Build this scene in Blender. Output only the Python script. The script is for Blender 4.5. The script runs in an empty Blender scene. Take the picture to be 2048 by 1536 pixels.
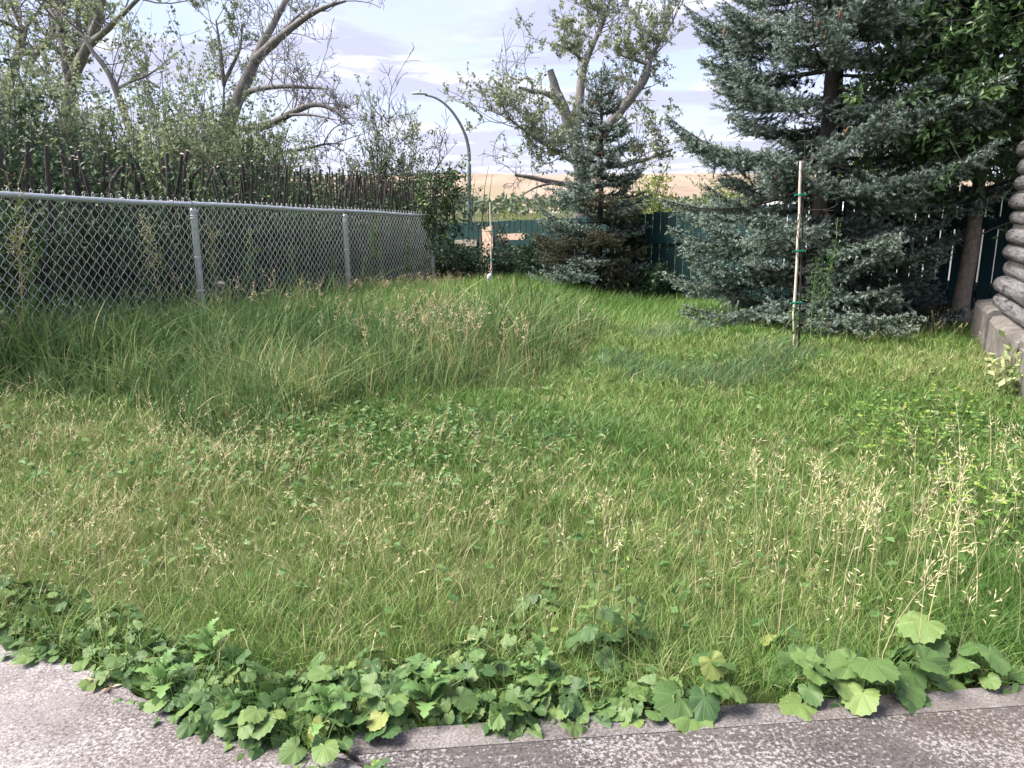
import bpy, math, random
import numpy as np
from mathutils import Vector, Matrix, Euler

R = math.radians
rng = np.random.default_rng(11)
random.seed(11)
scene = bpy.context.scene
COL = scene.collection

# ------------------------------------------------------------------ camera
CAM_H, PITCH, FPX = 1.5, R(13.0), 1539.0
cam_d = bpy.data.cameras.new('camera')
cam_d.sensor_width = 36.0
cam_d.lens = 36.0 * FPX / 2048.0
cam_d.clip_start, cam_d.clip_end = 0.05, 6000.0
cam = bpy.data.objects.new('camera', cam_d)
cam.location = (0, 0, CAM_H)
cam.rotation_euler = (R(90) - PITCH, 0, R(0))
COL.objects.link(cam)
scene.camera = cam

# ------------------------------------------------------------------ sky, sun, exposure
SUN_EL, SUN_AZ = R(52), R(268)          # azimuth clockwise from +Y: from the left
world = bpy.data.worlds.new('World')
scene.world = world
world.use_nodes = True
wn, wl = world.node_tree.nodes, world.node_tree.links
wn.clear()


def wnode(t, **kw):
    n = wn.new(t)
    for k, v in kw.items():
        setattr(n, k, v)
    return n


def wmath(op, a, b=None):
    n = wnode('ShaderNodeMath', operation=op)
    for i, s in enumerate((a, b)):
        if s is None:
            continue
        if isinstance(s, (int, float)):
            n.inputs[i].default_value = s
        else:
            wl.new(s, n.inputs[i])
    return n.outputs[0]


def wramp(fac, stops, interp='EASE'):
    n = wnode('ShaderNodeValToRGB')
    n.color_ramp.interpolation = interp
    el = n.color_ramp.elements
    while len(el) < len(stops):
        el.new(0.5)
    for e, (p, c) in zip(el, stops):
        e.position = p
        e.color = (c, c, c, 1) if isinstance(c, (int, float)) else (*c, 1)
    wl.new(fac, n.inputs[0])
    return n.outputs[0]


def wmix(fac, a, b):
    n = wnode('ShaderNodeMix', data_type='RGBA')
    wl.new(fac, n.inputs[0])
    for s, i in ((a, 6), (b, 7)):
        if isinstance(s, tuple):
            n.inputs[i].default_value = (*s, 1)
        else:
            wl.new(s, n.inputs[i])
    return n.outputs[2]


sky = wnode('ShaderNodeTexSky', sky_type='NISHITA', sun_disc=False, sun_elevation=SUN_EL,
            sun_rotation=SUN_AZ, altitude=600.0, air_density=1.0, dust_density=1.2, ozone_density=1.2)
tc = wnode('ShaderNodeTexCoord')
sep = wnode('ShaderNodeSeparateXYZ')
wl.new(tc.outputs['Generated'], sep.inputs[0])
zz = wmath('MAXIMUM', sep.outputs[2], 0.0)
den = wmath('ADD', zz, 0.055)
cu = wmath('DIVIDE', sep.outputs[0], den)
cv = wmath('DIVIDE', sep.outputs[1], den)
comb = wnode('ShaderNodeCombineXYZ')
wl.new(cu, comb.inputs[0])
wl.new(cv, comb.inputs[1])


def cloud_noise(scale, detail, rough, off, dist=0.0):
    m = wnode('ShaderNodeMapping')
    m.inputs['Location'].default_value = off
    m.inputs['Scale'].default_value = (1.0, 1.0, 1.0)
    wl.new(comb.outputs[0], m.inputs[0])
    n = wnode('ShaderNodeTexNoise')
    n.inputs['Scale'].default_value = scale
    n.inputs['Detail'].default_value = detail
    n.inputs['Roughness'].default_value = rough
    n.inputs['Distortion'].default_value = dist
    wl.new(m.outputs[0], n.inputs['Vector'])
    return n.outputs['Fac']


c1 = cloud_noise(0.95, 7.0, 0.52, (3.1, 7.7, 0.0), 0.3)
c2 = cloud_noise(1.0, 7.0, 0.55, (3.1, 7.52, 0.14), 0.3)   # the same field a step away: lit rims
veil = cloud_noise(0.28, 4.0, 0.5, (9.3, 1.2, 4.0))
m_cloud = wramp(c1, [(0.42, 0.0), (0.56, 1.0)])
m_veil = wramp(veil, [(0.28, 0.35), (0.62, 0.95)])
rim = wramp(wmath('SUBTRACT', c2, c1), [(0.0, 0.0), (0.10, 1.0)])
thin = (0.64, 0.67, 0.88)
base_blue = (0.42, 0.57, 0.94)
body = wmix(rim, (0.50, 0.485, 0.655), (0.86, 0.80, 0.86))
gap = wmix(m_veil, base_blue, thin)
low = wramp(zz, [(0.0, 1.0), (0.10, 0.0)])
gap2 = wmix(low, gap, (0.66, 0.65, 0.84))
cl = wmix(wmath('MULTIPLY', m_cloud, 0.9), gap2, body)
bg_sky = wnode('ShaderNodeBackground')
bg_sky.inputs['Strength'].default_value = 0.12
wl.new(sky.outputs[0], bg_sky.inputs['Color'])
bg_cl = wnode('ShaderNodeBackground')
bg_cl.inputs['Strength'].default_value = 0.45
wl.new(cl, bg_cl.inputs['Color'])
mixw = wnode('ShaderNodeMixShader')
mixw.inputs[0].default_value = 0.9
wl.new(bg_sky.outputs[0], mixw.inputs[1])
wl.new(bg_cl.outputs[0], mixw.inputs[2])
wout = wnode('ShaderNodeOutputWorld')
wl.new(mixw.outputs[0], wout.inputs['Surface'])

sun_d = bpy.data.lights.new('sun', 'SUN')
sun_d.energy = 3.5
sun_d.angle = R(34)
sun_d.color = (1.0, 0.93, 0.84)
sun = bpy.data.objects.new('sun', sun_d)
sd = Vector((math.sin(SUN_AZ) * math.cos(SUN_EL), math.cos(SUN_AZ) * math.cos(SUN_EL), math.sin(SUN_EL)))
sun.rotation_euler = (-sd).to_track_quat('-Z', 'Y').to_euler()
sun.location = sd * 50
COL.objects.link(sun)

vs = scene.view_settings
vs.view_transform = 'Standard'
vs.look = 'None'
vs.gamma = 1.0
vs.use_curve_mapping = False
vs.exposure = 1.68
scene.render.engine = 'CYCLES'
cy = scene.cycles
cy.max_bounces = 5
cy.diffuse_bounces = 2
cy.glossy_bounces = 2
cy.transmission_bounces = 4
cy.transparent_max_bounces = 4
cy.use_denoising = True
cy.caustics_reflective = False
cy.caustics_refractive = False


# ================================================================== helpers
def lin(h):
    h = h.lstrip('#')
    out = []
    for i in (0, 2, 4):
        c = int(h[i:i + 2], 16) / 255
        out.append(c / 12.92 if c <= 0.04045 else ((c + 0.055) / 1.055) ** 2.4)
    return tuple(out)


def P(px, py, Y):
    """World point at depth Y (metres along +Y) that the photo shows at (px, py)."""
    u, v = (px - 1024) / FPX, (768 - py) / FPX
    dy = math.cos(PITCH) + v * math.sin(PITCH)
    dz = -math.sin(PITCH) + v * math.cos(PITCH)
    t = Y / dy
    return np.array((u * t, Y, CAM_H + dz * t))


class Acc:
    def __init__(s):
        s.v, s.t, s.q, s.tm, s.qm, s.r, s.n = [], [], [], [], [], [], 0

    def add(s, V, F, rnd=0.5, m=0):
        V = np.asarray(V, float).reshape(-1, 3)
        F = np.asarray(F, int)
        if len(V) == 0 or len(F) == 0:
            return
        (s.t if F.shape[1] == 3 else s.q).append(F + s.n)
        (s.tm if F.shape[1] == 3 else s.qm).append(np.full(len(F), m, int))
        s.v.append(V)
        s.r.append(np.broadcast_to(np.asarray(rnd, float), (len(V),)) if np.ndim(rnd) <= 1 else rnd)
        s.n += len(V)

    def mesh(s, name, mats, smooth=False):
        me = bpy.data.meshes.new(name)
        V = np.concatenate(s.v)
        T = np.concatenate(s.t) if s.t else np.zeros((0, 3), int)
        Q = np.concatenate(s.q) if s.q else np.zeros((0, 4), int)
        mi = np.concatenate((s.tm or [np.zeros(0, int)]) + (s.qm or [np.zeros(0, int)]))
        me.vertices.add(len(V))
        me.vertices.foreach_set('co', V.astype(np.float32).ravel())
        loops = np.concatenate((T.ravel(), Q.ravel())).astype(np.int32)
        me.loops.add(len(loops))
        me.loops.foreach_set('vertex_index', loops)
        nf = len(T) + len(Q)
        me.polygons.add(nf)
        ls = np.concatenate((np.arange(len(T)) * 3, len(T) * 3 + np.arange(len(Q)) * 4)).astype(np.int32)
        me.polygons.foreach_set('loop_start', ls)
        for m in (mats if isinstance(mats, (list, tuple)) else [mats]):
            me.materials.append(m)
        me.polygons.foreach_set('material_index', mi.astype(np.int32))
        me.polygons.foreach_set('use_smooth', np.full(nf, smooth))
        a = me.attributes.new('rnd', 'FLOAT', 'POINT')
        a.data.foreach_set('value', np.concatenate(s.r).astype(np.float32))
        me.update(calc_edges=True)
        return me

    def build(s, name, mats, parent=None, smooth=False, kind=None):
        return link(bpy.data.objects.new(name, s.mesh(name, mats, smooth)), parent, kind)


def link(o, parent=None, kind=None):
    COL.objects.link(o)
    if parent is not None:
        o.parent = parent
    if kind:
        o['kind'] = kind
    return o


def tag(o, label, cat, group=None, kind=None):
    o['label'] = label
    o['category'] = cat
    if group:
        o['group'] = group
    if kind:
        o['kind'] = kind
    return o


def thing(name, label, cat, loc=(0, 0, 0), group=None, rz=0.0):
    o = bpy.data.objects.new(name, None)
    o.empty_display_size = 0.1
    o.location = loc
    o.rotation_euler = (0, 0, rz)
    COL.objects.link(o)
    return tag(o, label, cat, group)


def inst(name, me, parent, loc, rot=(0, 0, 0), scale=(1, 1, 1)):
    o = bpy.data.objects.new(name, me)
    COL.objects.link(o)
    o.parent = parent
    o.location = loc
    o.rotation_euler = rot
    o.scale = scale
    return o


def unit(v):
    v = np.asarray(v, float)
    return v / np.maximum(np.linalg.norm(v, axis=-1, keepdims=True), 1e-9)


def tube(pts, rad, sides=6, cap=True):
    pts = np.asarray(pts, float)
    n = len(pts)
    rad = np.broadcast_to(np.asarray(rad, float), (n,))
    T = unit(np.gradient(pts, axis=0))
    ref = np.array((0.0, 0.0, 1.0)) if abs(T[:, 2].mean()) < 0.8 else np.array((1.0, 0.0, 0.0))
    A = unit(np.cross(T, ref))
    B = np.cross(T, A)
    th = np.arange(sides) / sides * 2 * math.pi
    V = pts[:, None] + (A[:, None] * np.cos(th)[None, :, None] + B[:, None] * np.sin(th)[None, :, None]) * rad[:, None, None]
    V = V.reshape(-1, 3)
    i = np.arange(n - 1)[:, None] * sides
    j = np.arange(sides)[None]
    k = (j + 1) % sides
    F = np.stack((i + j, i + k, i + sides + k, i + sides + j), -1).reshape(-1, 4)
    return V, F


def box(acc, c, s, m=0, rot=None, rnd=0.5):
    c, s = np.asarray(c, float), np.asarray(s, float) / 2
    V = np.array([(x, y, z) for z in (-1, 1) for y in (-1, 1) for x in (-1, 1)], float) * s
    if rot is not None:
        V = V @ np.array(rot).T
    F = [(0, 2, 3, 1), (4, 5, 7, 6), (0, 1, 5, 4), (2, 6, 7, 3), (0, 4, 6, 2), (1, 3, 7, 5)]
    acc.add(V + c, F, rnd, m)


def bevbox(acc, s, b, c=(0, 0, 0), m=0, rot=None):
    """Box with chamfered edges: three nested slabs per axis, hull made by hand."""
    x, y, z = np.asarray(s, float) / 2
    V, F = [], []
    ring = lambda zz, i: [(-x + i + b, -y + i, zz), (x - i - b, -y + i, zz), (x - i, -y + i + b, zz), (x - i, y - i - b, zz),
                          (x - i - b, y - i, zz), (-x + i + b, y - i, zz), (-x + i, y - i - b, zz), (-x + i, -y + i + b, zz)]
    for zz, i in ((-z, b), (-z + b, 0), (z - b, 0), (z, b)):
        V += ring(zz, i)
    for r in range(3):
        for k in range(8):
            F.append((r * 8 + k, r * 8 + (k + 1) % 8, r * 8 + 8 + (k + 1) % 8, r * 8 + 8 + k))
    for o, d in ((0, -1), (24, 1)):
        c4 = [(o + 0, o + 1, o + 2, o + 3), (o + 0, o + 3, o + 4, o + 7), (o + 4, o + 5, o + 6, o + 7)]
        F += [f if d > 0 else f[::-1] for f in c4]
    V = np.array(V)
    if rot is not None:
        V = V @ np.array(rot).T
    acc.add(V + np.asarray(c, float), F, 0.5, m)


def sstep(a, b, x):
    t = np.clip((x - a) / (b - a), 0, 1)
    return t * t * (3 - 2 * t)


def wob(x, y, f=1.0, s=0.0):
    """Smooth pseudo noise about -1..1."""
    return (np.sin(x * 1.7 * f + s + 1.3 * np.sin(y * 1.1 * f + s * 2)) + np.sin(y * 2.1 * f - s + 1.7 * np.sin(x * 0.9 * f + 2.0 + s))
            + 0.6 * np.sin(x * 4.3 * f + y * 3.1 * f + s * 3)) / 2.6


# ------------------------------------------------------------------ terrain
CTRL = np.array([
    (-3.0, 2.5, -0.06), (-2.2, 2.35, -0.08), (-3.6, 2.4, -0.08), (-2.0, 2.9, 0.03), (-1.2, 2.2, -0.08), (-1.2, 2.6, -0.01), (0.0, 2.1, -0.05), (1.5, 2.3, -0.05), (3.2, 2.6, -0.02), (0, 0, -0.14), (-3, 0, -0.14), (3, 0, -0.14),
    (-2.3, 3.6, 0.10), (0, 3.6, 0.05), (2.2, 3.6, 0.04), (-3.4, 4.6, 0.26), (-1.5, 5.0, 0.16), (1.2, 5.2, 0.08), (3.3, 5.0, 0.10),
    (-3.87, 5.85, 0.36), (-3.2, 7.9, 0.30), (-2.3, 10.8, 0.22), (-1.35, 13.7, 0.06), (-5, 3, 0.38), (-5.5, 8, 0.3), (-4, 13, 0.1),
    (0, 7.5, 0.14), (2.6, 7.05, 0.15), (4.3, 6.8, 0.18), (0, 10.5, 0.14), (1.4, 12.4, -0.02), (0.1, 13.2, 0.06), (3.6, 9.3, 0.12),
    (5.2, 9.3, 0.20), (5.0, 8.6, 0.2), (2.9, 12, 0.02), (-0.8, 16, -0.26), (1, 14.4, -0.12), (7.5, 6.8, 0.3), (7, 11, 0.1), (3, 17, -0.3),
    (-3.5, 18.8, -0.4), (-8, 18, -0.3), (8, 18, -0.3), (-9, 10, 0.1), (0, 22, -0.8), (10, 22, -0.6), (-12, 24, -0.8)])


def zg(x, y):
    x, y = np.asarray(x, float), np.asarray(y, float)
    sh = x.shape
    x, y = x.ravel(), y.ravel()
    num, dn = np.zeros_like(x), np.zeros_like(x)
    for cx, cyy, cz in CTRL:
        w = 1.0 / ((x - cx) ** 2 + (y - cyy) ** 2 + 0.25) ** 1.7
        num += w * cz
        dn += w
    z = num / dn + 0.015 * wob(x, y, 1.6) * sstep(2.4, 3.2, y)
    far = sstep(22, 90, np.hypot(x, y))
    z = z * (1 - far) - 9.0 * far + 5.0 * sstep(120, 420, np.hypot(x, y))
    return z.reshape(sh)


def zg1(x, y):
    return float(zg(np.array([x]), np.array([y]))[0])


# ------------------------------------------------------------------ materials
def newmat(name):
    m = bpy.data.materials.new(name)
    m.use_nodes = True
    nt = m.node_tree
    nt.nodes.clear()
    out = nt.nodes.new('ShaderNodeOutputMaterial')
    return m, nt, out


def ramp(nt, fac, stops, interp='LINEAR'):
    n = nt.nodes.new('ShaderNodeValToRGB')
    n.color_ramp.interpolation = interp
    el = n.color_ramp.elements
    while len(el) < len(stops):
        el.new(0.5)
    for e, (p, c) in zip(el, stops):
        e.position = p
        e.color = (*c, 1)
    nt.links.new(fac, n.inputs[0])
    return n.outputs[0]


def leaf_mat(name, stops, rough=0.55, trans=0.3, spec=0.3, obj_random=False, veins=None, noise=0.0):
    """Foliage: colour varies from leaf to leaf; part of the light passes through."""
    m, nt, out = newmat(name)
    L = nt.links
    if obj_random:
        oi = nt.nodes.new('ShaderNodeObjectInfo')
        fac = oi.outputs['Random']
    else:
        at = nt.nodes.new('ShaderNodeAttribute')
        at.attribute_name = 'rnd'
        fac = at.outputs['Fac']
    c = ramp(nt, fac, stops)
    if noise:
        tcn = nt.nodes.new('ShaderNodeTexCoord')
        no = nt.nodes.new('ShaderNodeTexNoise')
        no.inputs['Scale'].default_value = noise
        no.inputs['Detail'].default_value = 3
        L.new(tcn.outputs['Object'], no.inputs['Vector'])
        mx = nt.nodes.new('ShaderNodeMix')
        mx.data_type = 'RGBA'
        mx.blend_type = 'MULTIPLY'
        mx.inputs[0].default_value = 0.6
        L.new(c, mx.inputs[6])
        L.new(ramp(nt, no.outputs['Fac'], [(0.3, (0.6, 0.62, 0.5)), (0.7, (1.25, 1.2, 1.1))]), mx.inputs[7])
        c = mx.outputs[2]
    pb = nt.nodes.new('ShaderNodeBsdfPrincipled')
    pb.inputs['Roughness'].default_value = rough
    pb.inputs['Specular IOR Level'].default_value = spec
    if veins:
        tcn = nt.nodes.new('ShaderNodeTexCoord')
        sp = nt.nodes.new('ShaderNodeSeparateXYZ')
        L.new(tcn.outputs['Object'], sp.inputs[0])
        an = nt.nodes.new('ShaderNodeMath')
        an.operation = 'ARCTAN2'
        L.new(sp.outputs[1], an.inputs[0])
        L.new(sp.outputs[0], an.inputs[1])
        mu = nt.nodes.new('ShaderNodeMath')
        mu.operation = 'MULTIPLY'
        mu.inputs[1].default_value = veins
        L.new(an.outputs[0], mu.inputs[0])
        co = nt.nodes.new('ShaderNodeMath')
        co.operation = 'COSINE'
        L.new(mu.outputs[0], co.inputs[0])
        vm = nt.nodes.new('ShaderNodeMath')
        vm.operation = 'POWER'
        ab = nt.nodes.new('ShaderNodeMath')
        ab.operation = 'MAXIMUM'
        ab.inputs[1].default_value = 0.0
        L.new(co.outputs[0], ab.inputs[0])
        L.new(ab.outputs[0], vm.inputs[0])
        vm.inputs[1].default_value = 14.0
        mx = nt.nodes.new('ShaderNodeMix')
        mx.data_type = 'RGBA'
        sc = nt.nodes.new('ShaderNodeMath')
        sc.operation = 'MULTIPLY'
        sc.inputs[1].default_value = 0.13
        L.new(vm.outputs[0], sc.inputs[0])
        L.new(sc.outputs[0], mx.inputs[0])
        L.new(c, mx.inputs[6])
        mx.inputs[7].default_value = (0.30, 0.42, 0.16, 1)
        c = mx.outputs[2]
        bp = nt.nodes.new('ShaderNodeBump')
        bp.inputs['Strength'].default_value = 0.25
        bp.inputs['Distance'].default_value = 0.003
        bp.invert = True
        L.new(vm.outputs[0], bp.inputs['Height'])
        L.new(bp.outputs[0], pb.inputs['Normal'])
    L.new(c, pb.inputs['Base Color'])
    tr = nt.nodes.new('ShaderNodeBsdfTranslucent')
    L.new(c, tr.inputs['Color'])
    mx = nt.nodes.new('ShaderNodeMixShader')
    mx.inputs[0].default_value = trans
    L.new(pb.outputs[0], mx.inputs[1])
    L.new(tr.outputs[0], mx.inputs[2])
    L.new(mx.outputs[0], out.inputs['Surface'])
    return m


def noise_mat(name, stops, scale=8.0, detail=6.0, rough=0.85, bump=0.3, bdist=0.01, stretch=(1, 1, 1), metal=0.0, spec=0.3, coord='Object',
              second=None):
    m, nt, out = newmat(name)
    L = nt.links
    tcn = nt.nodes.new('ShaderNodeTexCoord')
    mp = nt.nodes.new('ShaderNodeMapping')
    mp.inputs['Scale'].default_value = stretch
    L.new(tcn.outputs[coord], mp.inputs[0])
    no = nt.nodes.new('ShaderNodeTexNoise')
    no.inputs['Scale'].default_value = scale
    no.inputs['Detail'].default_value = detail
    no.inputs['Roughness'].default_value = 0.62
    L.new(mp.outputs[0], no.inputs['Vector'])
    c = ramp(nt, no.outputs['Fac'], stops)
    if second:                         # (scale, low, high, colour, amount)
        n2 = nt.nodes.new('ShaderNodeTexNoise')
        n2.inputs['Scale'].default_value = second[0]
        n2.inputs['Detail'].default_value = 5
        L.new(mp.outputs[0], n2.inputs['Vector'])
        f2 = ramp(nt, n2.outputs['Fac'], [(second[1], (0, 0, 0)), (second[2], (second[4],) * 3)])
        mx = nt.nodes.new('ShaderNodeMix')
        mx.data_type = 'RGBA'
        L.new(f2, mx.inputs[0])
        L.new(c, mx.inputs[6])
        mx.inputs[7].default_value = (*second[3], 1)
        c = mx.outputs[2]
    pb = nt.nodes.new('ShaderNodeBsdfPrincipled')
    pb.inputs['Roughness'].default_value = rough
    pb.inputs['Metallic'].default_value = metal
    pb.inputs['Specular IOR Level'].default_value = spec
    L.new(c, pb.inputs['Base Color'])
    if bump:
        bp = nt.nodes.new('ShaderNodeBump')
        bp.inputs['Strength'].default_value = bump
        bp.inputs['Distance'].default_value = bdist
        L.new(no.outputs['Fac'], bp.inputs['Height'])
        L.new(bp.outputs[0], pb.inputs['Normal'])
    L.new(pb.outputs[0], out.inputs['Surface'])
    return m


def concrete_mat(name, cols, speck, dark, big=1.6, fleck=110):
    """Weathered concrete: pale aggregate flecks, dark pits, large blotches of lichen and dirt."""
    m, nt, out = newmat(name)
    L = nt.links
    tcn = nt.nodes.new('ShaderNodeTexCoord')

    def noise(s, d, r=0.6):
        n = nt.nodes.new('ShaderNodeTexNoise')
        n.inputs['Scale'].default_value = s
        n.inputs['Detail'].default_value = d
        n.inputs['Roughness'].default_value = r
        L.new(tcn.outputs['Object'], n.inputs['Vector'])
        return n.outputs['Fac']

    def mix(f, a, b):
        n = nt.nodes.new('ShaderNodeMix')
        n.data_type = 'RGBA'
        L.new(f, n.inputs[0])
        for s, i in ((a, 6), (b, 7)):
            if isinstance(s, tuple):
                n.inputs[i].default_value = (*s, 1)
            else:
                L.new(s, n.inputs[i])
        return n.outputs[2]

    blot = noise(big, 5)
    mid = noise(22, 5)
    base = ramp(nt, mid, [(0.3, cols[0]), (0.7, cols[1])])
    g = noise(170, 3, 0.75)
    patch = ramp(nt, noise(big * 2.1, 6, 0.65), [(0.36, (0.0, 0.0, 0.0)), (0.66, (1, 1, 1))])

    def gate(f, lo, hi, amt):
        m1 = nt.nodes.new('ShaderNodeMath')
        m1.operation = 'MULTIPLY_ADD'
        m1.inputs[1].default_value = amt
        L.new(patch, m1.inputs[0])
        L.new(f, m1.inputs[2])
        return ramp(nt, m1.outputs[0], [(lo, (0, 0, 0)), (hi, (1, 1, 1))])

    c = mix(gate(noise(fleck, 5, 0.72), 0.585, 0.65, 0.15), base, speck)
    add2 = nt.nodes.new('ShaderNodeMath')
    add2.operation = 'MULTIPLY_ADD'
    add2.inputs[1].default_value = 0.55
    L.new(blot, add2.inputs[0])
    L.new(noise(90, 4, 0.75), add2.inputs[2])
    f_dk = ramp(nt, add2.outputs[0], [(0.77, (0, 0, 0)), (0.88, (0.9, 0.9, 0.9))])
    c = mix(f_dk, c, dark)
    dirt = noise(2.3, 6)
    f_dt = ramp(nt, dirt, [(0.50, (0, 0, 0)), (0.74, (0.45, 0.45, 0.45))])
    c = mix(f_dt, c, (0.13, 0.10, 0.082))
    pb = nt.nodes.new('ShaderNodeBsdfPrincipled')
    pb.inputs['Roughness'].default_value = 0.9
    pb.inputs['Specular IOR Level'].default_value = 0.2
    L.new(c, pb.inputs['Base Color'])
    bp = nt.nodes.new('ShaderNodeBump')
    bp.inputs['Strength'].default_value = 0.7
    bp.inputs['Distance'].default_value = 0.004
    L.new(g, bp.inputs['Height'])
    L.new(bp.outputs[0], pb.inputs['Normal'])
    L.new(pb.outputs[0], out.inputs['Surface'])
    return m


M = {}
M['soil'] = noise_mat('soil', [(0.3, (0.035, 0.045, 0.016)), (0.55, (0.075, 0.088, 0.03)), (0.75, (0.13, 0.13, 0.055))], 9.0, 8, 0.95, 0.6, 0.02)
M['hill'] = noise_mat('dry_hill_grass', [(0.3, (0.22, 0.165, 0.125)), (0.5, (0.29, 0.225, 0.17)), (0.72, (0.34, 0.27, 0.21))], 0.02, 7, 0.95, 0.0, stretch=(1, 1, 2.5),
                      second=(0.012, 0.55, 0.68, (0.22, 0.19, 0.12), 0.7))
M['conc_a'] = concrete_mat('rough_concrete', ((0.19, 0.172, 0.172), (0.26, 0.238, 0.236)), (0.39, 0.37, 0.367), (0.085, 0.073, 0.068), 1.3)
M['conc_b'] = concrete_mat('stained_concrete', ((0.075, 0.068, 0.066), (0.125, 0.114, 0.111)), (0.32, 0.305, 0.30), (0.038, 0.033, 0.032), 1.4, 70)
M['conc_c'] = concrete_mat('trowelled_concrete', ((0.135, 0.125, 0.12), (0.18, 0.165, 0.158)), (0.26, 0.24, 0.235), (0.08, 0.07, 0.066), 3.0)
M['lawn'] = leaf_mat('lawn_grass', [(0.0, (0.075, 0.165, 0.036)), (0.35, (0.14, 0.255, 0.06)), (0.7, (0.235, 0.355, 0.10)), (0.86, (0.33, 0.40, 0.15)), (1.0, (0.52, 0.48, 0.26))])
M['dry'] = leaf_mat('dry_lawn_grass', [(0.0, (0.15, 0.23, 0.065)), (0.4, (0.25, 0.32, 0.11)), (0.7, (0.40, 0.41, 0.18)), (1.0, (0.62, 0.56, 0.33))])
M['tall'] = leaf_mat('tall_grass', [(0.0, (0.045, 0.100, 0.036)), (0.4, (0.10, 0.180, 0.060)), (0.75, (0.19, 0.285, 0.095)), (0.93, (0.33, 0.38, 0.15)), (1.0, (0.46, 0.38, 0.20))])
M['blue'] = leaf_mat('bluish_grass', [(0.0, (0.075, 0.15, 0.075)), (0.5, (0.13, 0.22, 0.105)), (1.0, (0.21, 0.30, 0.14))])
M['mound'] = leaf_mat('fresh_grass', [(0.0, (0.09, 0.18, 0.04)), (0.5, (0.15, 0.27, 0.06)), (0.9, (0.23, 0.34, 0.10)), (1.0, (0.36, 0.36, 0.15))])
M['straw'] = leaf_mat('straw', [(0.0, (0.48, 0.45, 0.22)), (0.5, (0.62, 0.55, 0.32)), (1.0, (0.72, 0.65, 0.43))], trans=0.2)
M['rust'] = leaf_mat('ripe_seed_heads', [(0.0, (0.44, 0.32, 0.20)), (0.6, (0.56, 0.44, 0.28)), (1.0, (0.66, 0.56, 0.38))], trans=0.2)
M['weed'] = leaf_mat('broad_weed_leaf', [(0.0, (0.055, 0.120, 0.042)), (0.45, (0.105, 0.190, 0.062)), (0.9, (0.155, 0.245, 0.080)), (0.985, (0.20, 0.285, 0.085)), (1.0, (0.30, 0.31, 0.10))],
                     0.5, 0.25, 0.35, obj_random=True, veins=9.0, noise=25.0)
M['thistle'] = leaf_mat('lobed_weed_leaf', [(0.0, (0.10, 0.20, 0.06)), (1.0, (0.17, 0.30, 0.09))], 0.5, 0.25, 0.35, obj_random=True)
M['stem'] = noise_mat('green_stem', [(0.3, (0.12, 0.19, 0.06)), (0.7, (0.20, 0.27, 0.10))], 20, 3, 0.6, 0.0)
M['clover'] = leaf_mat('small_round_leaves', [(0.0, (0.10, 0.20, 0.045)), (0.5, (0.16, 0.28, 0.06)), (0.85, (0.27, 0.38, 0.075)), (1.0, (0.42, 0.50, 0.11))], trans=0.35)
M['cover'] = leaf_mat('low_weed_leaves', [(0.0, (0.06, 0.14, 0.04)), (0.6, (0.11, 0.21, 0.06)), (1.0, (0.17, 0.28, 0.09))], trans=0.3)
M['pale'] = leaf_mat('variegated_leaves', [(0.0, (0.14, 0.24, 0.08)), (0.6, (0.34, 0.42, 0.18)), (1.0, (0.56, 0.60, 0.32))], trans=0.35)
M['needle'] = leaf_mat('blue_spruce_needles', [(0.0, (0.030, 0.050, 0.026)), (0.4, (0.065, 0.105, 0.070)), (0.7, (0.17, 0.235, 0.19)), (1.0, (0.42, 0.50, 0.43))], 0.55, 0.1, 0.3)  # glaucous tips; both ends of the ramp also carry painted highlight and shade
M['needle_b'] = leaf_mat('browning_spruce_needles', [(0.0, (0.06, 0.048, 0.028)), (0.4, (0.095, 0.085, 0.045)), (0.8, (0.12, 0.14, 0.09)), (1.0, (0.17, 0.22, 0.16))], 0.6, 0.1, 0.25)
M['bark'] = noise_mat('grey_bark', [(0.3, (0.10, 0.093, 0.087)), (0.55, (0.21, 0.196, 0.184)), (0.75, (0.32, 0.30, 0.285))], 14, 8, 0.95, 0.8, 0.03, (1, 1, 0.25))
M['bark_d'] = noise_mat('dark_bark', [(0.3, (0.028, 0.025, 0.023)), (0.7, (0.085, 0.076, 0.07))], 18, 6, 0.95, 0.6, 0.02, (1, 1, 0.3))
M['bark_s'] = noise_mat('smooth_brown_bark', [(0.3, (0.17, 0.125, 0.095)), (0.55, (0.28, 0.215, 0.165)), (0.75, (0.37, 0.30, 0.245))], 26, 7, 0.9, 0.7, 0.012, (1, 1, 0.6))
M['cut'] = noise_mat('sawn_wood', [(0.3, (0.55, 0.45, 0.33)), (0.7, (0.75, 0.66, 0.53))], 40, 3, 0.8, 0.0)
M['dead'] = noise_mat('dead_twig_bark', [(0.3, (0.15, 0.137, 0.128)), (0.7, (0.27, 0.25, 0.235))], 12, 4, 0.9, 0.0)
M['hedge'] = leaf_mat('hedge_leaves', [(0.0, (0.026, 0.050, 0.024)), (0.5, (0.045, 0.085, 0.038)), (0.9, (0.08, 0.14, 0.058)), (1.0, (0.20, 0.27, 0.09))], 0.5, 0.18, 0.25)
M['leaf_g'] = leaf_mat('poplar_leaves', [(0.0, (0.14, 0.19, 0.10)), (0.5, (0.24, 0.30, 0.165)), (0.85, (0.34, 0.40, 0.225)), (1.0, (0.47, 0.50, 0.29))], 0.5, 0.42, 0.4)
M['leaf_y'] = leaf_mat('sunny_yellow_leaves', [(0.0, (0.13, 0.19, 0.045)), (0.5, (0.24, 0.31, 0.075)), (1.0, (0.44, 0.45, 0.13))], 0.5, 0.4, 0.35)
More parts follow.
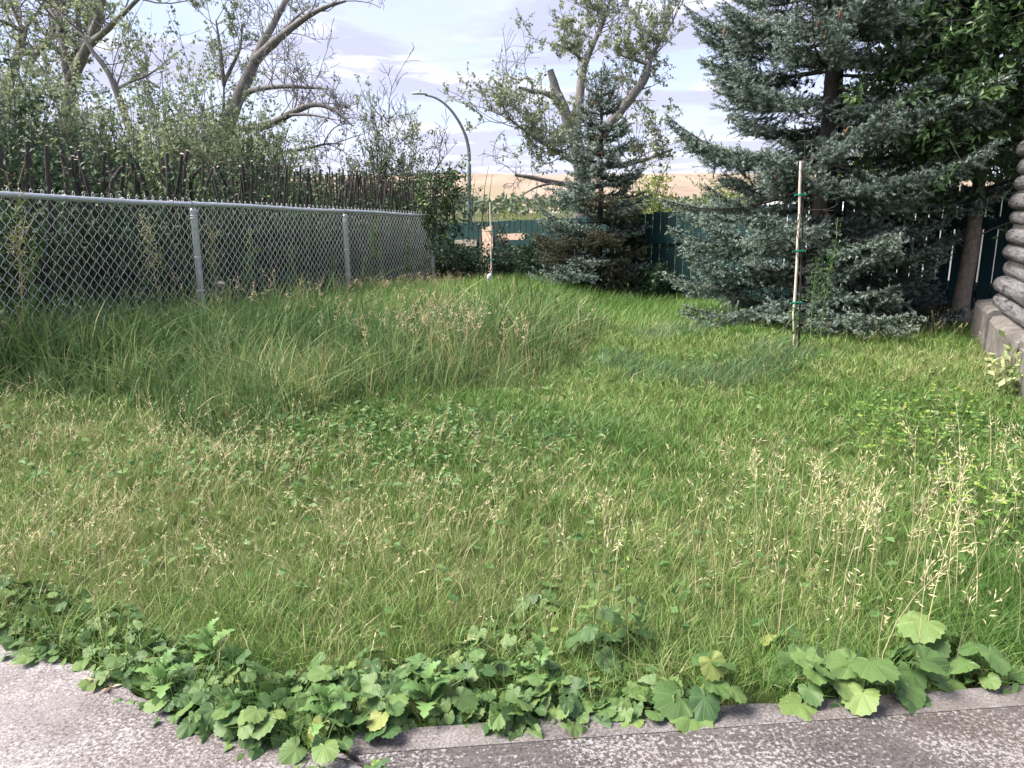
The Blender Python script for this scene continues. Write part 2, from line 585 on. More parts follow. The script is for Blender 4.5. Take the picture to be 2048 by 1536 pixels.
M['leaf_s'] = leaf_mat('silvery_leaves', [(0.0, (0.17, 0.215, 0.12)), (0.5, (0.27, 0.325, 0.19)), (1.0, (0.42, 0.46, 0.29))], 0.5, 0.35, 0.35)
M['leaf_o'] = leaf_mat('olive_bush_leaves', [(0.0, (0.07, 0.11, 0.055)), (0.5, (0.12, 0.175, 0.085)), (1.0, (0.22, 0.28, 0.13))], 0.5, 0.35, 0.4)
M['ash'] = leaf_mat('ash_leaves', [(0.0, (0.045, 0.095, 0.034)), (0.5, (0.075, 0.145, 0.048)), (0.9, (0.125, 0.22, 0.07)), (1.0, (0.20, 0.30, 0.10))], 0.42, 0.25, 0.5)
M['shrub'] = leaf_mat('dark_shrub_leaves', [(0.0, (0.03, 0.062, 0.03)), (0.6, (0.06, 0.11, 0.05)), (1.0, (0.10, 0.17, 0.075))], 0.42, 0.2, 0.5)
M['far_tree'] = leaf_mat('far_tree_leaves', [(0.0, (0.10, 0.14, 0.09)), (1.0, (0.19, 0.23, 0.14))], 0.7, 0.2, 0.1)
M['galv'] = noise_mat('galvanised_steel', [(0.3, (0.42, 0.45, 0.47)), (0.7, (0.60, 0.63, 0.65))], 30, 4, 0.42, 0.05, 0.002, metal=0.55, spec=0.5)
M['wire'] = noise_mat('galvanised_wire', [(0.3, (0.66, 0.68, 0.70)), (0.7, (0.80, 0.81, 0.82))], 30, 2, 0.5, 0.0, metal=0.1, spec=0.5)
M['teal'] = noise_mat('teal_fence_paint', [(0.25, (0.007, 0.030, 0.032)), (0.6, (0.012, 0.046, 0.048)), (0.85, (0.022, 0.065, 0.066))], 6, 6, 0.75, 0.35, 0.006, (3, 3, 0.35))
M['rawwood'] = noise_mat('bare_pink_wood', [(0.3, (0.42, 0.29, 0.22)), (0.7, (0.60, 0.45, 0.36))], 8, 6, 0.85, 0.2, 0.004, (6, 1, 6))
M['oldwood'] = noise_mat('weathered_wood', [(0.3, (0.16, 0.14, 0.115)), (0.7, (0.40, 0.36, 0.31))], 10, 6, 0.9, 0.4, 0.004, (1, 1, 8))
M['stake'] = noise_mat('pale_wood_stake', [(0.3, (0.60, 0.50, 0.42)), (0.7, (0.76, 0.67, 0.58))], 12, 5, 0.8, 0.1, 0.002, (4, 4, 0.5))
M['tie'] = noise_mat('green_plastic_tie', [(0.3, (0.0, 0.20, 0.13)), (0.7, (0.01, 0.30, 0.20))], 20, 2, 0.45, 0.0)
M['bag'] = noise_mat('white_plastic', [(0.3, (0.62, 0.64, 0.70)), (0.7, (0.80, 0.81, 0.85))], 25, 3, 0.4, 0.2, 0.01)
M['litter'] = noise_mat('pale_litter', [(0.3, (0.62, 0.50, 0.42)), (0.7, (0.78, 0.70, 0.64))], 25, 3, 0.6, 0.2, 0.01)
M['log'] = noise_mat('weathered_grey_log', [(0.28, (0.07, 0.067, 0.07)), (0.5, (0.155, 0.15, 0.155)), (0.72, (0.25, 0.245, 0.25))], 5, 9, 0.92, 1.0, 0.02, (0.8, 6, 6),
                     second=(4.0, 0.54, 0.62, (0.035, 0.033, 0.034), 0.85))
M['chink'] = noise_mat('dark_chinking', [(0.3, (0.05, 0.045, 0.045)), (0.7, (0.12, 0.11, 0.105))], 22, 5, 0.95, 0.5, 0.01)
M['found'] = noise_mat('old_foundation_concrete', [(0.3, (0.10, 0.092, 0.085)), (0.55, (0.17, 0.157, 0.145)), (0.75, (0.25, 0.235, 0.22))], 6, 9, 0.95, 0.9, 0.02)
M['lamp'] = noise_mat('painted_lamp_steel', [(0.3, (0.115, 0.15, 0.155)), (0.7, (0.16, 0.20, 0.205))], 3, 3, 0.5, 0.0, metal=0.2)
M['lamp_h'] = noise_mat('grey_lamp_housing', [(0.3, (0.36, 0.38, 0.36)), (0.7, (0.46, 0.48, 0.46))], 6, 2, 0.5, 0.0)
M['white'] = noise_mat('white_vehicle_paint', [(0.3, (0.74, 0.75, 0.78)), (0.7, (0.82, 0.83, 0.85))], 2, 2, 0.4, 0.0)
M['red'] = noise_mat('red_vehicle_paint', [(0.3, (0.34, 0.018, 0.03)), (0.7, (0.42, 0.03, 0.045))], 2, 2, 0.4, 0.0)
M['black'] = noise_mat('black_rubber', [(0.3, (0.012, 0.012, 0.013)), (0.7, (0.03, 0.03, 0.03))], 10, 2, 0.8, 0.0)
M['glass'] = noise_mat('dark_window_glass', [(0.3, (0.02, 0.025, 0.03)), (0.7, (0.04, 0.045, 0.05))], 2, 1, 0.1, 0.0, spec=0.6)
M['cone'] = noise_mat('spruce_cone', [(0.3, (0.10, 0.05, 0.028)), (0.7, (0.22, 0.12, 0.07))], 60, 2, 0.8, 0.0)
M['roof'] = noise_mat('far_roof', [(0.3, (0.20, 0.23, 0.28)), (0.7, (0.27, 0.30, 0.35))], 2, 2, 0.8, 0.0)
M['twigdry'] = noise_mat('dry_brown_stalk', [(0.3, (0.24, 0.17, 0.10)), (0.7, (0.38, 0.29, 0.18))], 15, 2, 0.9, 0.0)

# ================================================================== the setting
# ---- ground: one sheet from the camera to the horizon
def spaced(a, b, step, lim, grow=1.22):
    c = list(np.arange(a, b + 1e-6, step))
    s = step
    while c[-1] < lim:
        s *= grow
        c.append(c[-1] + s)
    s = step
    while c[0] > -lim:
        s *= grow
        c.insert(0, c[0] - s)
    return np.array(c)


gx, gy = spaced(-8, 9, 0.22, 2600), spaced(0.4, 19, 0.22, 2600)
GX, GY = np.meshgrid(gx, gy)
GZ = zg(GX, GY)
nx, ny = len(gx), len(gy)
a = Acc()
ii = (np.arange(ny - 1)[:, None] * nx + np.arange(nx - 1)[None]).ravel()
a.add(np.stack((GX, GY, GZ), -1), np.stack((ii, ii + 1, ii + nx + 1, ii + nx), -1))
a.build('ground', M['soil'], smooth=True, kind='structure')

# ---- dry hills across the valley
a = Acc()
hx = np.linspace(-1500, 1900, 120)
hy = np.linspace(640, 1500, 30)
HX, HY = np.meshgrid(hx, hy)
prof = sstep(640, 980, HY)
HZ = -6 + prof * (44 + 3.5 * wob(HX * 0.004, HY * 0.003, 1.0) + 1.6 * wob(HX * 0.016, HY * 0.02, 1.0, 2)) + 9.0 * wob(HX * 0.014, HY * 0.006, 1.0, 4) * prof * (1 - prof) * 4
ii = (np.arange(29)[:, None] * 120 + np.arange(119)[None]).ravel()
a.add(np.stack((HX, HY, HZ), -1), np.stack((ii, ii + 1, ii + 121, ii + 120), -1))
a.build('hills', M['hill'], smooth=True, kind='structure')

# ---- concrete slabs at the camera's feet
def slab(name, poly, top, thick, mat, bev=0.012, parent=None, cen=None):
    poly = np.array(poly, float)
    n = len(poly)
    cen = poly.mean(0) if cen is None else np.array(cen)
    ins = poly + unit(cen - poly) * bev
    V = np.concatenate((np.c_[poly, np.full(n, top - thick)], np.c_[poly, np.full(n, top - bev)], np.c_[ins, np.full(n, top)], [[*cen, top]]))
    k = np.arange(n)
    k2 = (k + 1) % n
    q = np.concatenate((np.stack((k, k2, n + k2, n + k), -1), np.stack((n + k, n + k2, 2 * n + k2, 2 * n + k), -1)))
    ac = Acc()
    ac.add(V, q)
    t = np.stack((2 * n + k, 2 * n + k2, np.full(n, 3 * n)), -1)
    ac.t.append(t)
    ac.tm.append(np.zeros(n, int))
    return ac.build(name, mat, parent, kind=None if parent else 'structure')


def rag(p0, p1, n, amp):
    p0, p1 = np.array(p0), np.array(p1)
    t = np.linspace(0, 1, n, endpoint=False)
    pts = p0 + (p1 - p0) * t[:, None]
    d = unit(p1 - p0)
    nrm = np.array((-d[1], d[0]))
    return pts + nrm * (rng.normal(0, amp, n) * (t > 0))[:, None]


ledge = [(-4.6, 3.05), (-1.95, 2.52), (-1.42, 2.31), (-1.16, 2.15), (-0.90, 2.01), (-0.66, 1.925), (-0.475, 1.90)]
lp = [ledge[0]]
for p, q in zip(ledge[:-1], ledge[1:]):
    lp += list(rag(p, q, 7, 0.006))[1 if p == ledge[0] else 0:]
left_poly = [(-4.6, -1.5), (-0.04, -1.5), (-0.352, 1.79)] + [tuple(x) for x in reversed(lp + [ledge[-1]])]
slab('concrete_slab', left_poly, -0.012, 0.14, M['conc_a'], 0.010, cen=(-1.7, 0.3))
# the poured step with a straight trowelled rim
e0, e1 = np.array((-0.47, 1.975)), np.array((4.4, 2.50))
ed = unit(e1 - e0)
en = np.array((-ed[1], ed[0]))
RIM = 0.105
step = slab('concrete_step', [(-0.035, -1.5), (4.6, -1.5), tuple(e1 - en * (RIM + 0.0015)), tuple(e0 + ed * 0.02 - en * (RIM + 0.0015)), (-0.345, 1.795)][::1], 0.0, 0.15, M['conc_b'], 0.003)
# a long strip: quads between its two ragged edges
ac = Acc()
fr = [(1 - k / 60) * e0 + k / 60 * e1 for k in range(61)]
chip = rng.normal(0, 0.0008, 61) - 0.006 * (rng.random(61) < 0.05)
V = []
for q, ch in zip(fr, chip):
    a_, b_ = q - en * RIM, q + en * ch
    V += [(a_[0], a_[1], -0.15), (a_[0], a_[1], 0.0), (b_[0] - en[0] * 0.008, b_[1] - en[1] * 0.008, 0.0 + rng.normal(0, 0.0006)), (b_[0], b_[1], -0.009 + ch), (b_[0], b_[1], -0.15)]
F = [(k * 5 + j, k * 5 + j + 1, k * 5 + 6 + j, k * 5 + 5 + j) for k in range(60) for j in range(4)]
ac.add(V, F)
ac.add(V[:5], [(0, 1, 2, 3), (0, 3, 4, 4)][:1])
ac.add([V[0], V[3], V[4]], [(0, 1, 2)])
ac.build('trowelled_rim', M['conc_c'], step)

# ================================================================== chain link fence
FA = np.array((-3.19, 7.9))
FD = np.array((math.sin(R(17.2)), math.cos(R(17.2))))
FT = [(-6.1, 1.72), (-3.05, 1.61), (0.0, 1.52), (3.05, 1.435), (6.1, 1.335)]      # distance along the line, height of the top rail


def ftop(t):
    return float(np.interp(t, [q[0] for q in FT], [q[1] for q in FT]))


def fpt(t, z=0.0, off=0.0):
    p = FA + FD * t + np.array((-FD[1], FD[0])) * off
    return np.array((p[0], p[1], z))


fang = math.atan2(FD[1], FD[0])
fence = thing('chain_link_fence', 'galvanised chain link fence with round top rail in front of the dark hedge', 'fence', tuple(fpt(0, 0)))
fo = fpt(0, 0)
for t, zt in FT[1:]:
    a = Acc()
    b = fpt(t, 0) - fo
    zb = zg1(*(fpt(t)[:2])) - 0.25
    rr = 0.033
    V, F = tube([b + (0, 0, zb), b + (0, 0, zt - 0.075), b + (0, 0, zt - 0.055), b + (0, 0, zt - 0.04), b + (0, 0, zt - 0.035)], [rr, rr, rr * 1.12, rr * 0.8, 0.004], 14)
    a.add(V, F)
    po = a.build('post', M['galv'], fence, True)
    for hgt in (0.11, 0.135, 0.52, 0.86):
        a = Acc()
        th = np.linspace(0, 2 * math.pi, 15)
        c = b + (0, 0, zt - hgt)
        V, F = tube([c + (0.036 * math.cos(x), 0.036 * math.sin(x), 0.0) for x in th], 0.0035, 4)
        a.add(V, F)
        a.build('tie_wire', M['wire'], po, True)
    a = Acc()                                  # loop cap that carries the rail
    V, F = tube([b + (0, 0, zt - 0.05), b + (0, 0, zt - 0.02)], [0.02, 0.031], 12)
    a.add(V, F)
    c = b + (0, 0, zt)
    V, F = tube([c - np.array((*FD, 0)) * 0.03, c + np.array((*FD, 0)) * 0.03], 0.031, 12)
    a.add(V, F)
    a.build('rail_cap', M['galv'], po, True)
a = Acc()
tt = np.linspace(-6.1, 6.12, 60)
V, F = tube([fpt(t, ftop(t) + 0.006 * math.sin(t * 2.1)) - fo for t in tt], 0.0235, 12)
a.add(V, F)
a.build('top_rail', M['galv'], fence, True)
for t in np.arange(-5.8, 6.1, 0.61):
    a = Acc()
    c = fpt(t, ftop(t)) - fo
    nrm = np.array((-FD[1], FD[0], 0))
    th = np.linspace(0, 2 * math.pi, 13)
    V, F = tube([c + nrm * 0.027 * math.cos(x) + np.array((0, 0, 0.027)) * math.sin(x) + np.array((*FD, 0)) * 0.004 * x for x in th], 0.003, 4)
    a.add(V, F)
    a.build('tie_wire', M['wire'], fence, True)
# each woven wire is one piece; all share one mesh
HP, WR = 0.050, 0.0026
nseg = 26


def wire_mesh(flip, loop):
    pts = []
    for k in range(nseg):
        x = HP if (k + flip) % 2 else 0.0
        y = 0.0028 if (k + flip) % 2 else -0.0028
        pts.append((x * 0.94 + 0.001, y, 0.030 - k * HP))
    ac = Acc()
    V, F = tube(pts, WR, 4)
    ac.add(V, F)
    if loop:
        x0 = pts[0][0]
        lp_ = [(x0 + 0.012 * math.cos(q) * (1 if x0 == 0 else 1), 0.004 * math.sin(2 * q), 0.044 + 0.017 * math.sin(q)) for q in np.linspace(-1.2, 4.2, 9)]
        V, F = tube(lp_, WR, 4)
        ac.add(V, F)
    return ac.mesh('woven_wire', [M['wire']], True)


wm = [wire_mesh(0, True), wire_mesh(1, False)]
off = -0.029
i = 0
t = -3.9
while t < 6.06 and i < 298:
    sl = (ftop(t + 0.1) - ftop(t)) / 0.1
    c = fpt(t, ftop(t), 0.036) - fo
    o = inst('wire', wm[i % 2], fence, tuple(c), (0, 0, fang))
    t += HP
    i += 1

# ================================================================== green board fence
GA, GB = np.array((-3.9, 19.1)), np.array((8.6, 5.75))
GD = unit(GB - GA)
GL = float(np.linalg.norm(GB - GA))
gtop = lambda s: float(np.interp(s, [0, 4.25, 8.0, 11.0, 13.4, 18.5], [0.95, 1.17, 1.34, 1.52, 1.72, 1.85]))
gang = math.atan2(GD[1], GD[0])
GN = np.array((GD[1], -GD[0]))          # towards the camera side
if GN @ (-GA) < 0:
    GN = -GN
gf = thing('board_fence', 'teal green painted board fence running behind the spruce trees', 'fence', (float(GA[0]), float(GA[1]), 0))
pk = []
for k in range(4):
    a = Acc()
    bevbox(a, (0.137, 0.018, 1.0), 0.004, (0, 0, -0.5))
    pk.append(a.mesh('picket', [M['teal']]))
s = 0.1
while s < GL:
    p = GA + GD * s
    top = gtop(s) + rng.normal(0, 0.006)
    h = top - zg1(*p) + 0.02 - 0.06
    wide = 1.07 if s < 5.6 else 1.0       # the far boards stand tight, the near ones leave slits
    tilt = rng.normal(0, 0.003)
    inst('picket', pk[int(rng.integers(4))], gf, (GD[0] * s, GD[1] * s, top), (0, tilt, gang), (wide * (1 + rng.normal(0, 0.008)), 1, h))
    s += 0.152


def rail(s0, s1, drop, hgt, mat, name='rail', prd=0.030, thick=0.036, rough=0.0):
    ac = Acc()
    n = max(2, int((s1 - s0) / 0.12))
    ss = np.linspace(s0, s1, n)
    rows = []
    for q in ss:
        zc = gtop(q) - drop
        c = GA + GD * q + GN * prd
        jit = rng.normal(0, rough, 4)
        for (dn, dz), jj in zip(((-thick / 2, -hgt / 2), (thick / 2, -hgt / 2), (thick / 2, hgt / 2), (-thick / 2, hgt / 2)), jit):
            rows.append((c[0] - GA[0] + GN[0] * dn, c[1] - GA[1] + GN[1] * dn, zc + dz + jj))
    F = []
    for k in range(n - 1):
        for j in range(4):
            F.append((k * 4 + j, k * 4 + (j + 1) % 4, k * 4 + 4 + (j + 1) % 4, k * 4 + 4 + j))
    F += [(0, 1, 2, 3), ((n - 1) * 4 + 3, (n - 1) * 4 + 2, (n - 1) * 4 + 1, (n - 1) * 4)]
    ac.add(rows, F)
    return ac.build(name, mat, gf)


rail(5.62, GL - 0.1, 0.415, 0.14, M['teal'])
rail(0.2, 3.95, 0.415, 0.12, M['teal'])
ww = rail(4.0, 4.72, 0.40, 0.13, M['oldwood'], rough=0.004)
ww['label'] = 'weathered rail board with its green paint peeled off'
ww2 = rail(5.35, 6.10, 0.30, 0.12, M['rawwood'], 'patch_board', 0.034, 0.03, 0.002)
ww2['label'] = 'bare pinkish wood patch nailed across the boards'
rail(0.2, GL - 0.1, 1.24, 0.09, M['teal'], 'lower_rail', -0.032)
for s in np.arange(0.4, GL, 2.44):
    a = Acc()
    p = GA + GD * s - GN * 0.075
    top = gtop(s) - 0.08
    bevbox(a, (0.09, 0.09, top - zg1(*p) + 0.3), 0.005, (p[0] - GA[0], p[1] - GA[1], (top + zg1(*p) - 0.3) / 2))
    a.build('post', M['teal'], gf)

# plywood offcut leaning on the fence
pb0 = GA + GD * 5.05 + GN * 0.10
bd = thing('leaning_board', 'bare pinkish wooden board leaning against the green fence', 'board', (float(pb0[0]), float(pb0[1]), zg1(*pb0)), rz=gang)
a = Acc()
Vb = np.array([(-0.02, 0, 0), (0.30, 0, 0), (0.12, 0.10, 1.36), (-0.20, 0.10, 1.28)], float)
V = np.concatenate((Vb, Vb + (0, -0.018, 0)))
a.add(V, [(0, 1, 2, 3), (7, 6, 5, 4), (0, 4, 5, 1), (1, 5, 6, 2), (2, 6, 7, 3), (3, 7, 4, 0)])
a.build('sheet', M['rawwood'], bd)
a = Acc()
V = Vb[[0, 3]]
V = np.array([Vb[0] + (-0.05, -0.02, 0), Vb[0] + (0.0, -0.02, 0), Vb[3] + (0.0, -0.02, -0.12), Vb[3] + (-0.05, -0.02, -0.14)])
V = np.concatenate((V, V + (0, -0.02, 0)))
a.add(V, [(0, 1, 2, 3), (7, 6, 5, 4), (0, 4, 5, 1), (1, 5, 6, 2), (2, 6, 7, 3), (3, 7, 4, 0)])
a.build('edge_batten', M['bark_d'], bd)

# ================================================================== log house corner
LA = R(23.0)
LDv = np.array((-math.sin(LA), -math.cos(LA), 0))        # from the far corner towards the camera
LNv = np.array((-LDv[1], LDv[0], 0)) * -1                 # towards the yard (left)
if LNv[0] > 0:
    LNv = -LNv
hc = np.array((4.86, 7.55, 0.0))
house = thing('log_house', 'weathered grey log house corner at the right edge beside the ash tree', 'house', tuple(hc))
LP = 0.158


def log_mesh(seed, length, r):
    g = np.random.default_rng(seed)
    n, sd_ = 26, 14
    xs = np.concatenate(([0.0, 0.0, 0.012], np.linspace(0.05, length, n - 3)))
    rad = np.concatenate(([0.004, r * 0.90, r * 0.99], np.full(n - 3, r)))
    th = np.arange(sd_) / sd_ * 2 * math.pi
    ph = g.uniform(0, 6.28, 6)
    V = []
    for x, rr in zip(xs, rad):
        bend = 0.006 * math.sin(x * 1.3 + ph[0])
        for q in th:
            dr = 1 + 0.045 * math.sin(2 * q + ph[1] + x * 0.8) + 0.035 * math.sin(3 * q + ph[2] - x * 1.7) + 0.02 * math.sin(7 * q + ph[3]) + g.normal(0, 0.010)
            V.append((x, rr * dr * math.cos(q) + bend, rr * dr * math.sin(q)))
    F = []
    for k in range(n - 1):
        for j in range(sd_):
            F.append((k * sd_ + j, k * sd_ + (j + 1) % sd_, (k + 1) * sd_ + (j + 1) % sd_, (k + 1) * sd_ + j))
    ac = Acc()
    ac.add(V, F)
    return ac.mesh('log', [M['log']], True)


logs = [log_mesh(40 + k, 4.3, 0.088) for k in range(5)]
lang = math.atan2(LDv[1], LDv[0])
nl = 19
for k in range(nl):
    z = 0.60 + LP * k
    off = LNv * (0.012 * math.sin(k * 2.3) + (0.05 if k < 2 else 0.0)) + LDv * (0.05 * math.sin(k * 1.9) + (0.10 if k == 0 else 0))
    inst('log', logs[k % 5], house, tuple(off + (0, 0, z)), (k * 0.9, 0, lang))
a = Acc()
wv = lambda t, o, z: LDv * t + LNv * o + np.array((0, 0, z))
V = [wv(0.10, 0.055, 0.4), wv(4.2, 0.055, 0.4), wv(4.2, 0.055, 3.4), wv(0.10, 0.055, 3.4)]
V += [v - LNv * 0.11 for v in V]
a.add(V, [(0, 1, 2, 3), (7, 6, 5, 4), (0, 4, 5, 1), (1, 5, 6, 2), (2, 6, 7, 3), (3, 7, 4, 0)])
a.build('chinking', M['chink'], house)
# footing ledge: uneven cast blocks
fz = zg1(hc[0], hc[1])
f_parts = [(-0.34, 0.55, 0.55), (0.543, 1.35, 0.50), (1.897, 2.2, 0.47)]
for k, (t0, ln, zt) in enumerate(f_parts):
    ac = Acc()
    n = 7
    rows = []
    prof_ = [(0.22, -0.15), (0.215, zt - 0.04), (0.185, zt), (0.06, zt + 0.02), (-0.25, zt + 0.02), (-0.25, -0.15)]
    ln = ln + 0.33 if k == 0 else ln
    for j in range(n):
        t = t0 + ln * j / (n - 1)
        for (o, z) in prof_:
            rows.append(wv(t, o + (rng.normal(0, 0.014) if o > 0.1 else 0), z + (rng.normal(0, 0.009) if z > 0 else 0)))
    m_ = len(prof_)
    F = [(j * m_ + q, j * m_ + (q + 1) % m_, (j + 1) * m_ + (q + 1) % m_, (j + 1) * m_ + q) for j in range(n - 1) for q in range(m_)]
    ac.add(rows, F)
    ac.add([rows[q] for q in range(m_)] + [rows[-m_ + q] for q in range(m_)], [(0, 1, 2, 3), (0, 3, 4, 5), (m_ + 3, m_ + 2, m_ + 1, m_), (m_ + 5, m_ + 4, m_ + 3, m_)])
    ac.build('footing_block', M['found'], house)

# ================================================================== street lamp
lb = P(938, 380, 42.0)
LPX = [(938, 470), (938, 385), (939, 330), (938, 300), (932, 272), (920, 246), (904, 222), (886, 204), (868, 194), (850, 190)]
lz = zg1(lb[0], 42.0)
lamp = thing('street_lamp', 'tall dark green street lamp with curved arm beyond the fence', 'street lamp', (float(lb[0]), 42.0, lz))
pts = np.array([P(x, y, 42.0) for x, y in LPX])
pts[0] = (pts[1][0], 42.0, lz - 0.3)
pts = pts - np.array((lb[0], 42.0, lz))
from_t = np.linspace(0, len(pts) - 1, 40)
sp_ = np.stack([np.interp(from_t, np.arange(len(pts)), pts[:, k]) for k in range(3)], -1)
for _ in range(2):
    sp_[1:-1] = (sp_[:-2] + 2 * sp_[1:-1] + sp_[2:]) / 4
a = Acc()
V, F = tube(sp_, np.linspace(0.115, 0.045, 40), 10)
a.add(V, F)
a.build('pole', M['lamp'], lamp, True)
a = Acc()
hd = P(838, 187, 42.0) - np.array((lb[0], 42.0, lz))
V, F = tube([hd + (0.42, 0, -0.06), hd + (0.3, 0, -0.02), hd + (0, 0, 0.02), hd + (-0.32, 0, 0.0), hd + (-0.42, 0, -0.02)], [0.05, 0.10, 0.12, 0.09, 0.02], 10)
V[:, 2] = (V[:, 2] - hd[2]) * 0.62 + hd[2]
a.add(V, F)
a.build('lamp_head', M['lamp_h'], lamp, True)
a = Acc()
V, F = tube([hd + (0.05, 0, 0.05), hd + (0.05, 0, 0.16), hd + (0.05, 0, 0.17)], [0.05, 0.045, 0.005], 8)
a.add(V, F)
a.build('photocell', M['lamp'], lamp, True)

# ================================================================== vehicles glimpsed through the slits of the board fence
def along(s, off):
    p = GA + GD * s - GN * off
    return float(p[0]), float(p[1])


def wheel(parent, x, y, z, r):
    ac = Acc()
    V, F = tube([(x, y - 0.10, z), (x, y - 0.10, z), (x, y + 0.10, z), (x, y + 0.10, z)], [r * 0.55, r, r, r * 0.55], 18)
    ac.add(V, F)
    w = ac.build('wheel', M['black'], parent, True)
    ac = Acc()
    V, F = tube([(x, y - 0.105, z), (x, y - 0.11, z), (x, y + 0.11, z), (x, y + 0.105, z)], [r * 0.56, 0.02, 0.02, r * 0.56], 14)
    ac.add(V, F)
    ac.build('rim', M['galv'], w, True)


vx, vy = along(12.6, 2.6)
vz = zg1(vx, vy)
tr = thing('parked_trailer', 'white enclosed trailer parked behind the slits of the green fence', 'trailer', (vx, vy, vz), rz=gang)
a = Acc()
bevbox(a, (3.8, 2.0, 1.18), 0.10, (-0.9, 0, 0.88))
a.build('body', M['white'], tr)
a = Acc()
box(a, (-0.9, -0.2, 0.26), (3.6, 1.6, 0.08))
a.build('chassis', M['black'], tr)
for x in (-1.7, -0.8):
    wheel(tr, x, -1.0, 0.30, 0.30)
    wheel(tr, x, 1.0, 0.30, 0.30)
vx, vy = along(15.2, 2.9)
vz = zg1(vx, vy)
tk = thing('parked_car', 'red and white car parked behind the slits of the green fence', 'car', (vx, vy, vz), rz=gang)
a = Acc()
bevbox(a, (4.3, 1.8, 0.62), 0.14, (0, 0, 0.74))
a.build('body', M['red'], tk)
a = Acc()
bevbox(a, (2.5, 1.6, 0.52), 0.16, (0.1, 0, 1.28))
a.build('cabin', M['white'], tk)
a = Acc()
bevbox(a, (2.2, 1.64, 0.26), 0.05, (0.1, 0, 1.26))
a.build('side_windows', M['glass'], tk)
a = Acc()
bevbox(a, (4.0, 1.76, 0.16), 0.05, (0, 0, 0.36))
a.build('sill', M['white'], tk)
for x in (-1.35, 1.35):
    wheel(tk, x, -0.85, 0.32, 0.32)
    wheel(tk, x, 0.85, 0.32, 0.32)

# ================================================================== vegetation helpers
def leafquads(acc, Pn, D, L, W, rnd, up=0.6, m=0, cup=0.12):
    n = len(Pn)
    if n == 0:
        return
    N = unit(rng.normal(0, 1, (n, 3)) + np.array((0, 0, up)))
    S = unit(np.cross(D, N))
    N2 = np.cross(S, D)
    L = np.broadcast_to(L, (n,))[:, None]
    W = np.broadcast_to(W, (n,))[:, None]
    v0 = Pn
    v1 = Pn + D * L * 0.45 + S * W * 0.5 + N2 * W * cup
    v2 = Pn + D * L - N2 * L * 0.10
    v3 = Pn + D * L * 0.45 - S * W * 0.5 + N2 * W * cup
    V = np.stack((v0, v1, v2, v3), 1).reshape(-1, 3)
    i = np.arange(n)[:, None] * 4
    acc.add(V, i + np.array([[0, 1, 2, 3]]), np.repeat(np.broadcast_to(rnd, (n,)), 4), m)


def blades(acc, Pn, H, W, az, lean, rnd, segs=2, m=0, droop=0.15):
    """Grass blades: narrow strips that bend towards az."""
    n = len(Pn)
    if n == 0:
        return
    faz = rng.uniform(0, 2 * math.pi, n)
    S = np.stack((np.cos(faz), np.sin(faz), np.zeros(n)), -1)
    Ld = np.stack((np.cos(az), np.sin(az), np.zeros(n)), -1)
    ts = np.linspace(0, 1, segs + 1)
    rows = []
    for k, t in enumerate(ts):
        horiz = (lean * H * t ** 1.8)[:, None] * Ld
        vert = H * (t - droop * np.clip(lean, 0, 1.4) * t ** 3)
        c = Pn + horiz
        c[:, 2] += vert
        if k < segs:
            w = (W * (1 - 0.45 * t ** 1.5) * 0.5)[:, None]
            rows += [c - S * w, c + S * w]
        else:
            rows.append(c)
    V = np.stack(rows, 1)
    nv = V.shape[1]
    i = np.arange(n)[:, None] * nv
    base = acc.n
    rr = np.repeat(rnd, nv)
    acc.add(V.reshape(-1, 3), np.concatenate([i + np.array([[2 * k, 2 * k + 1, 2 * k + 3, 2 * k + 2]]) for k in range(segs - 1)]) if segs > 1 else np.zeros((0, 4), int), rr, m)
    tip = i + np.array([[2 * segs - 2, 2 * segs - 1, 2 * segs]])
    acc.t.append(tip + base)
    acc.tm.append(np.full(n, m, int))


def bezline(p0, p1, sag=0.0, n=7, wig=0.0):
    p0, p1 = np.asarray(p0, float), np.asarray(p1, float)
    t = np.linspace(0, 1, n)[:, None]
    L = np.linalg.norm(p1 - p0)
    pts = p0 + (p1 - p0) * t
    pts[:, 2] += (sag * L * 4 * t * (1 - t))[:, 0]
    if wig:
        w = rng.normal(0, wig * L, (n, 3))
        w[0] = 0
        pts += w * np.sin(t * math.pi * 0.5)
    return pts


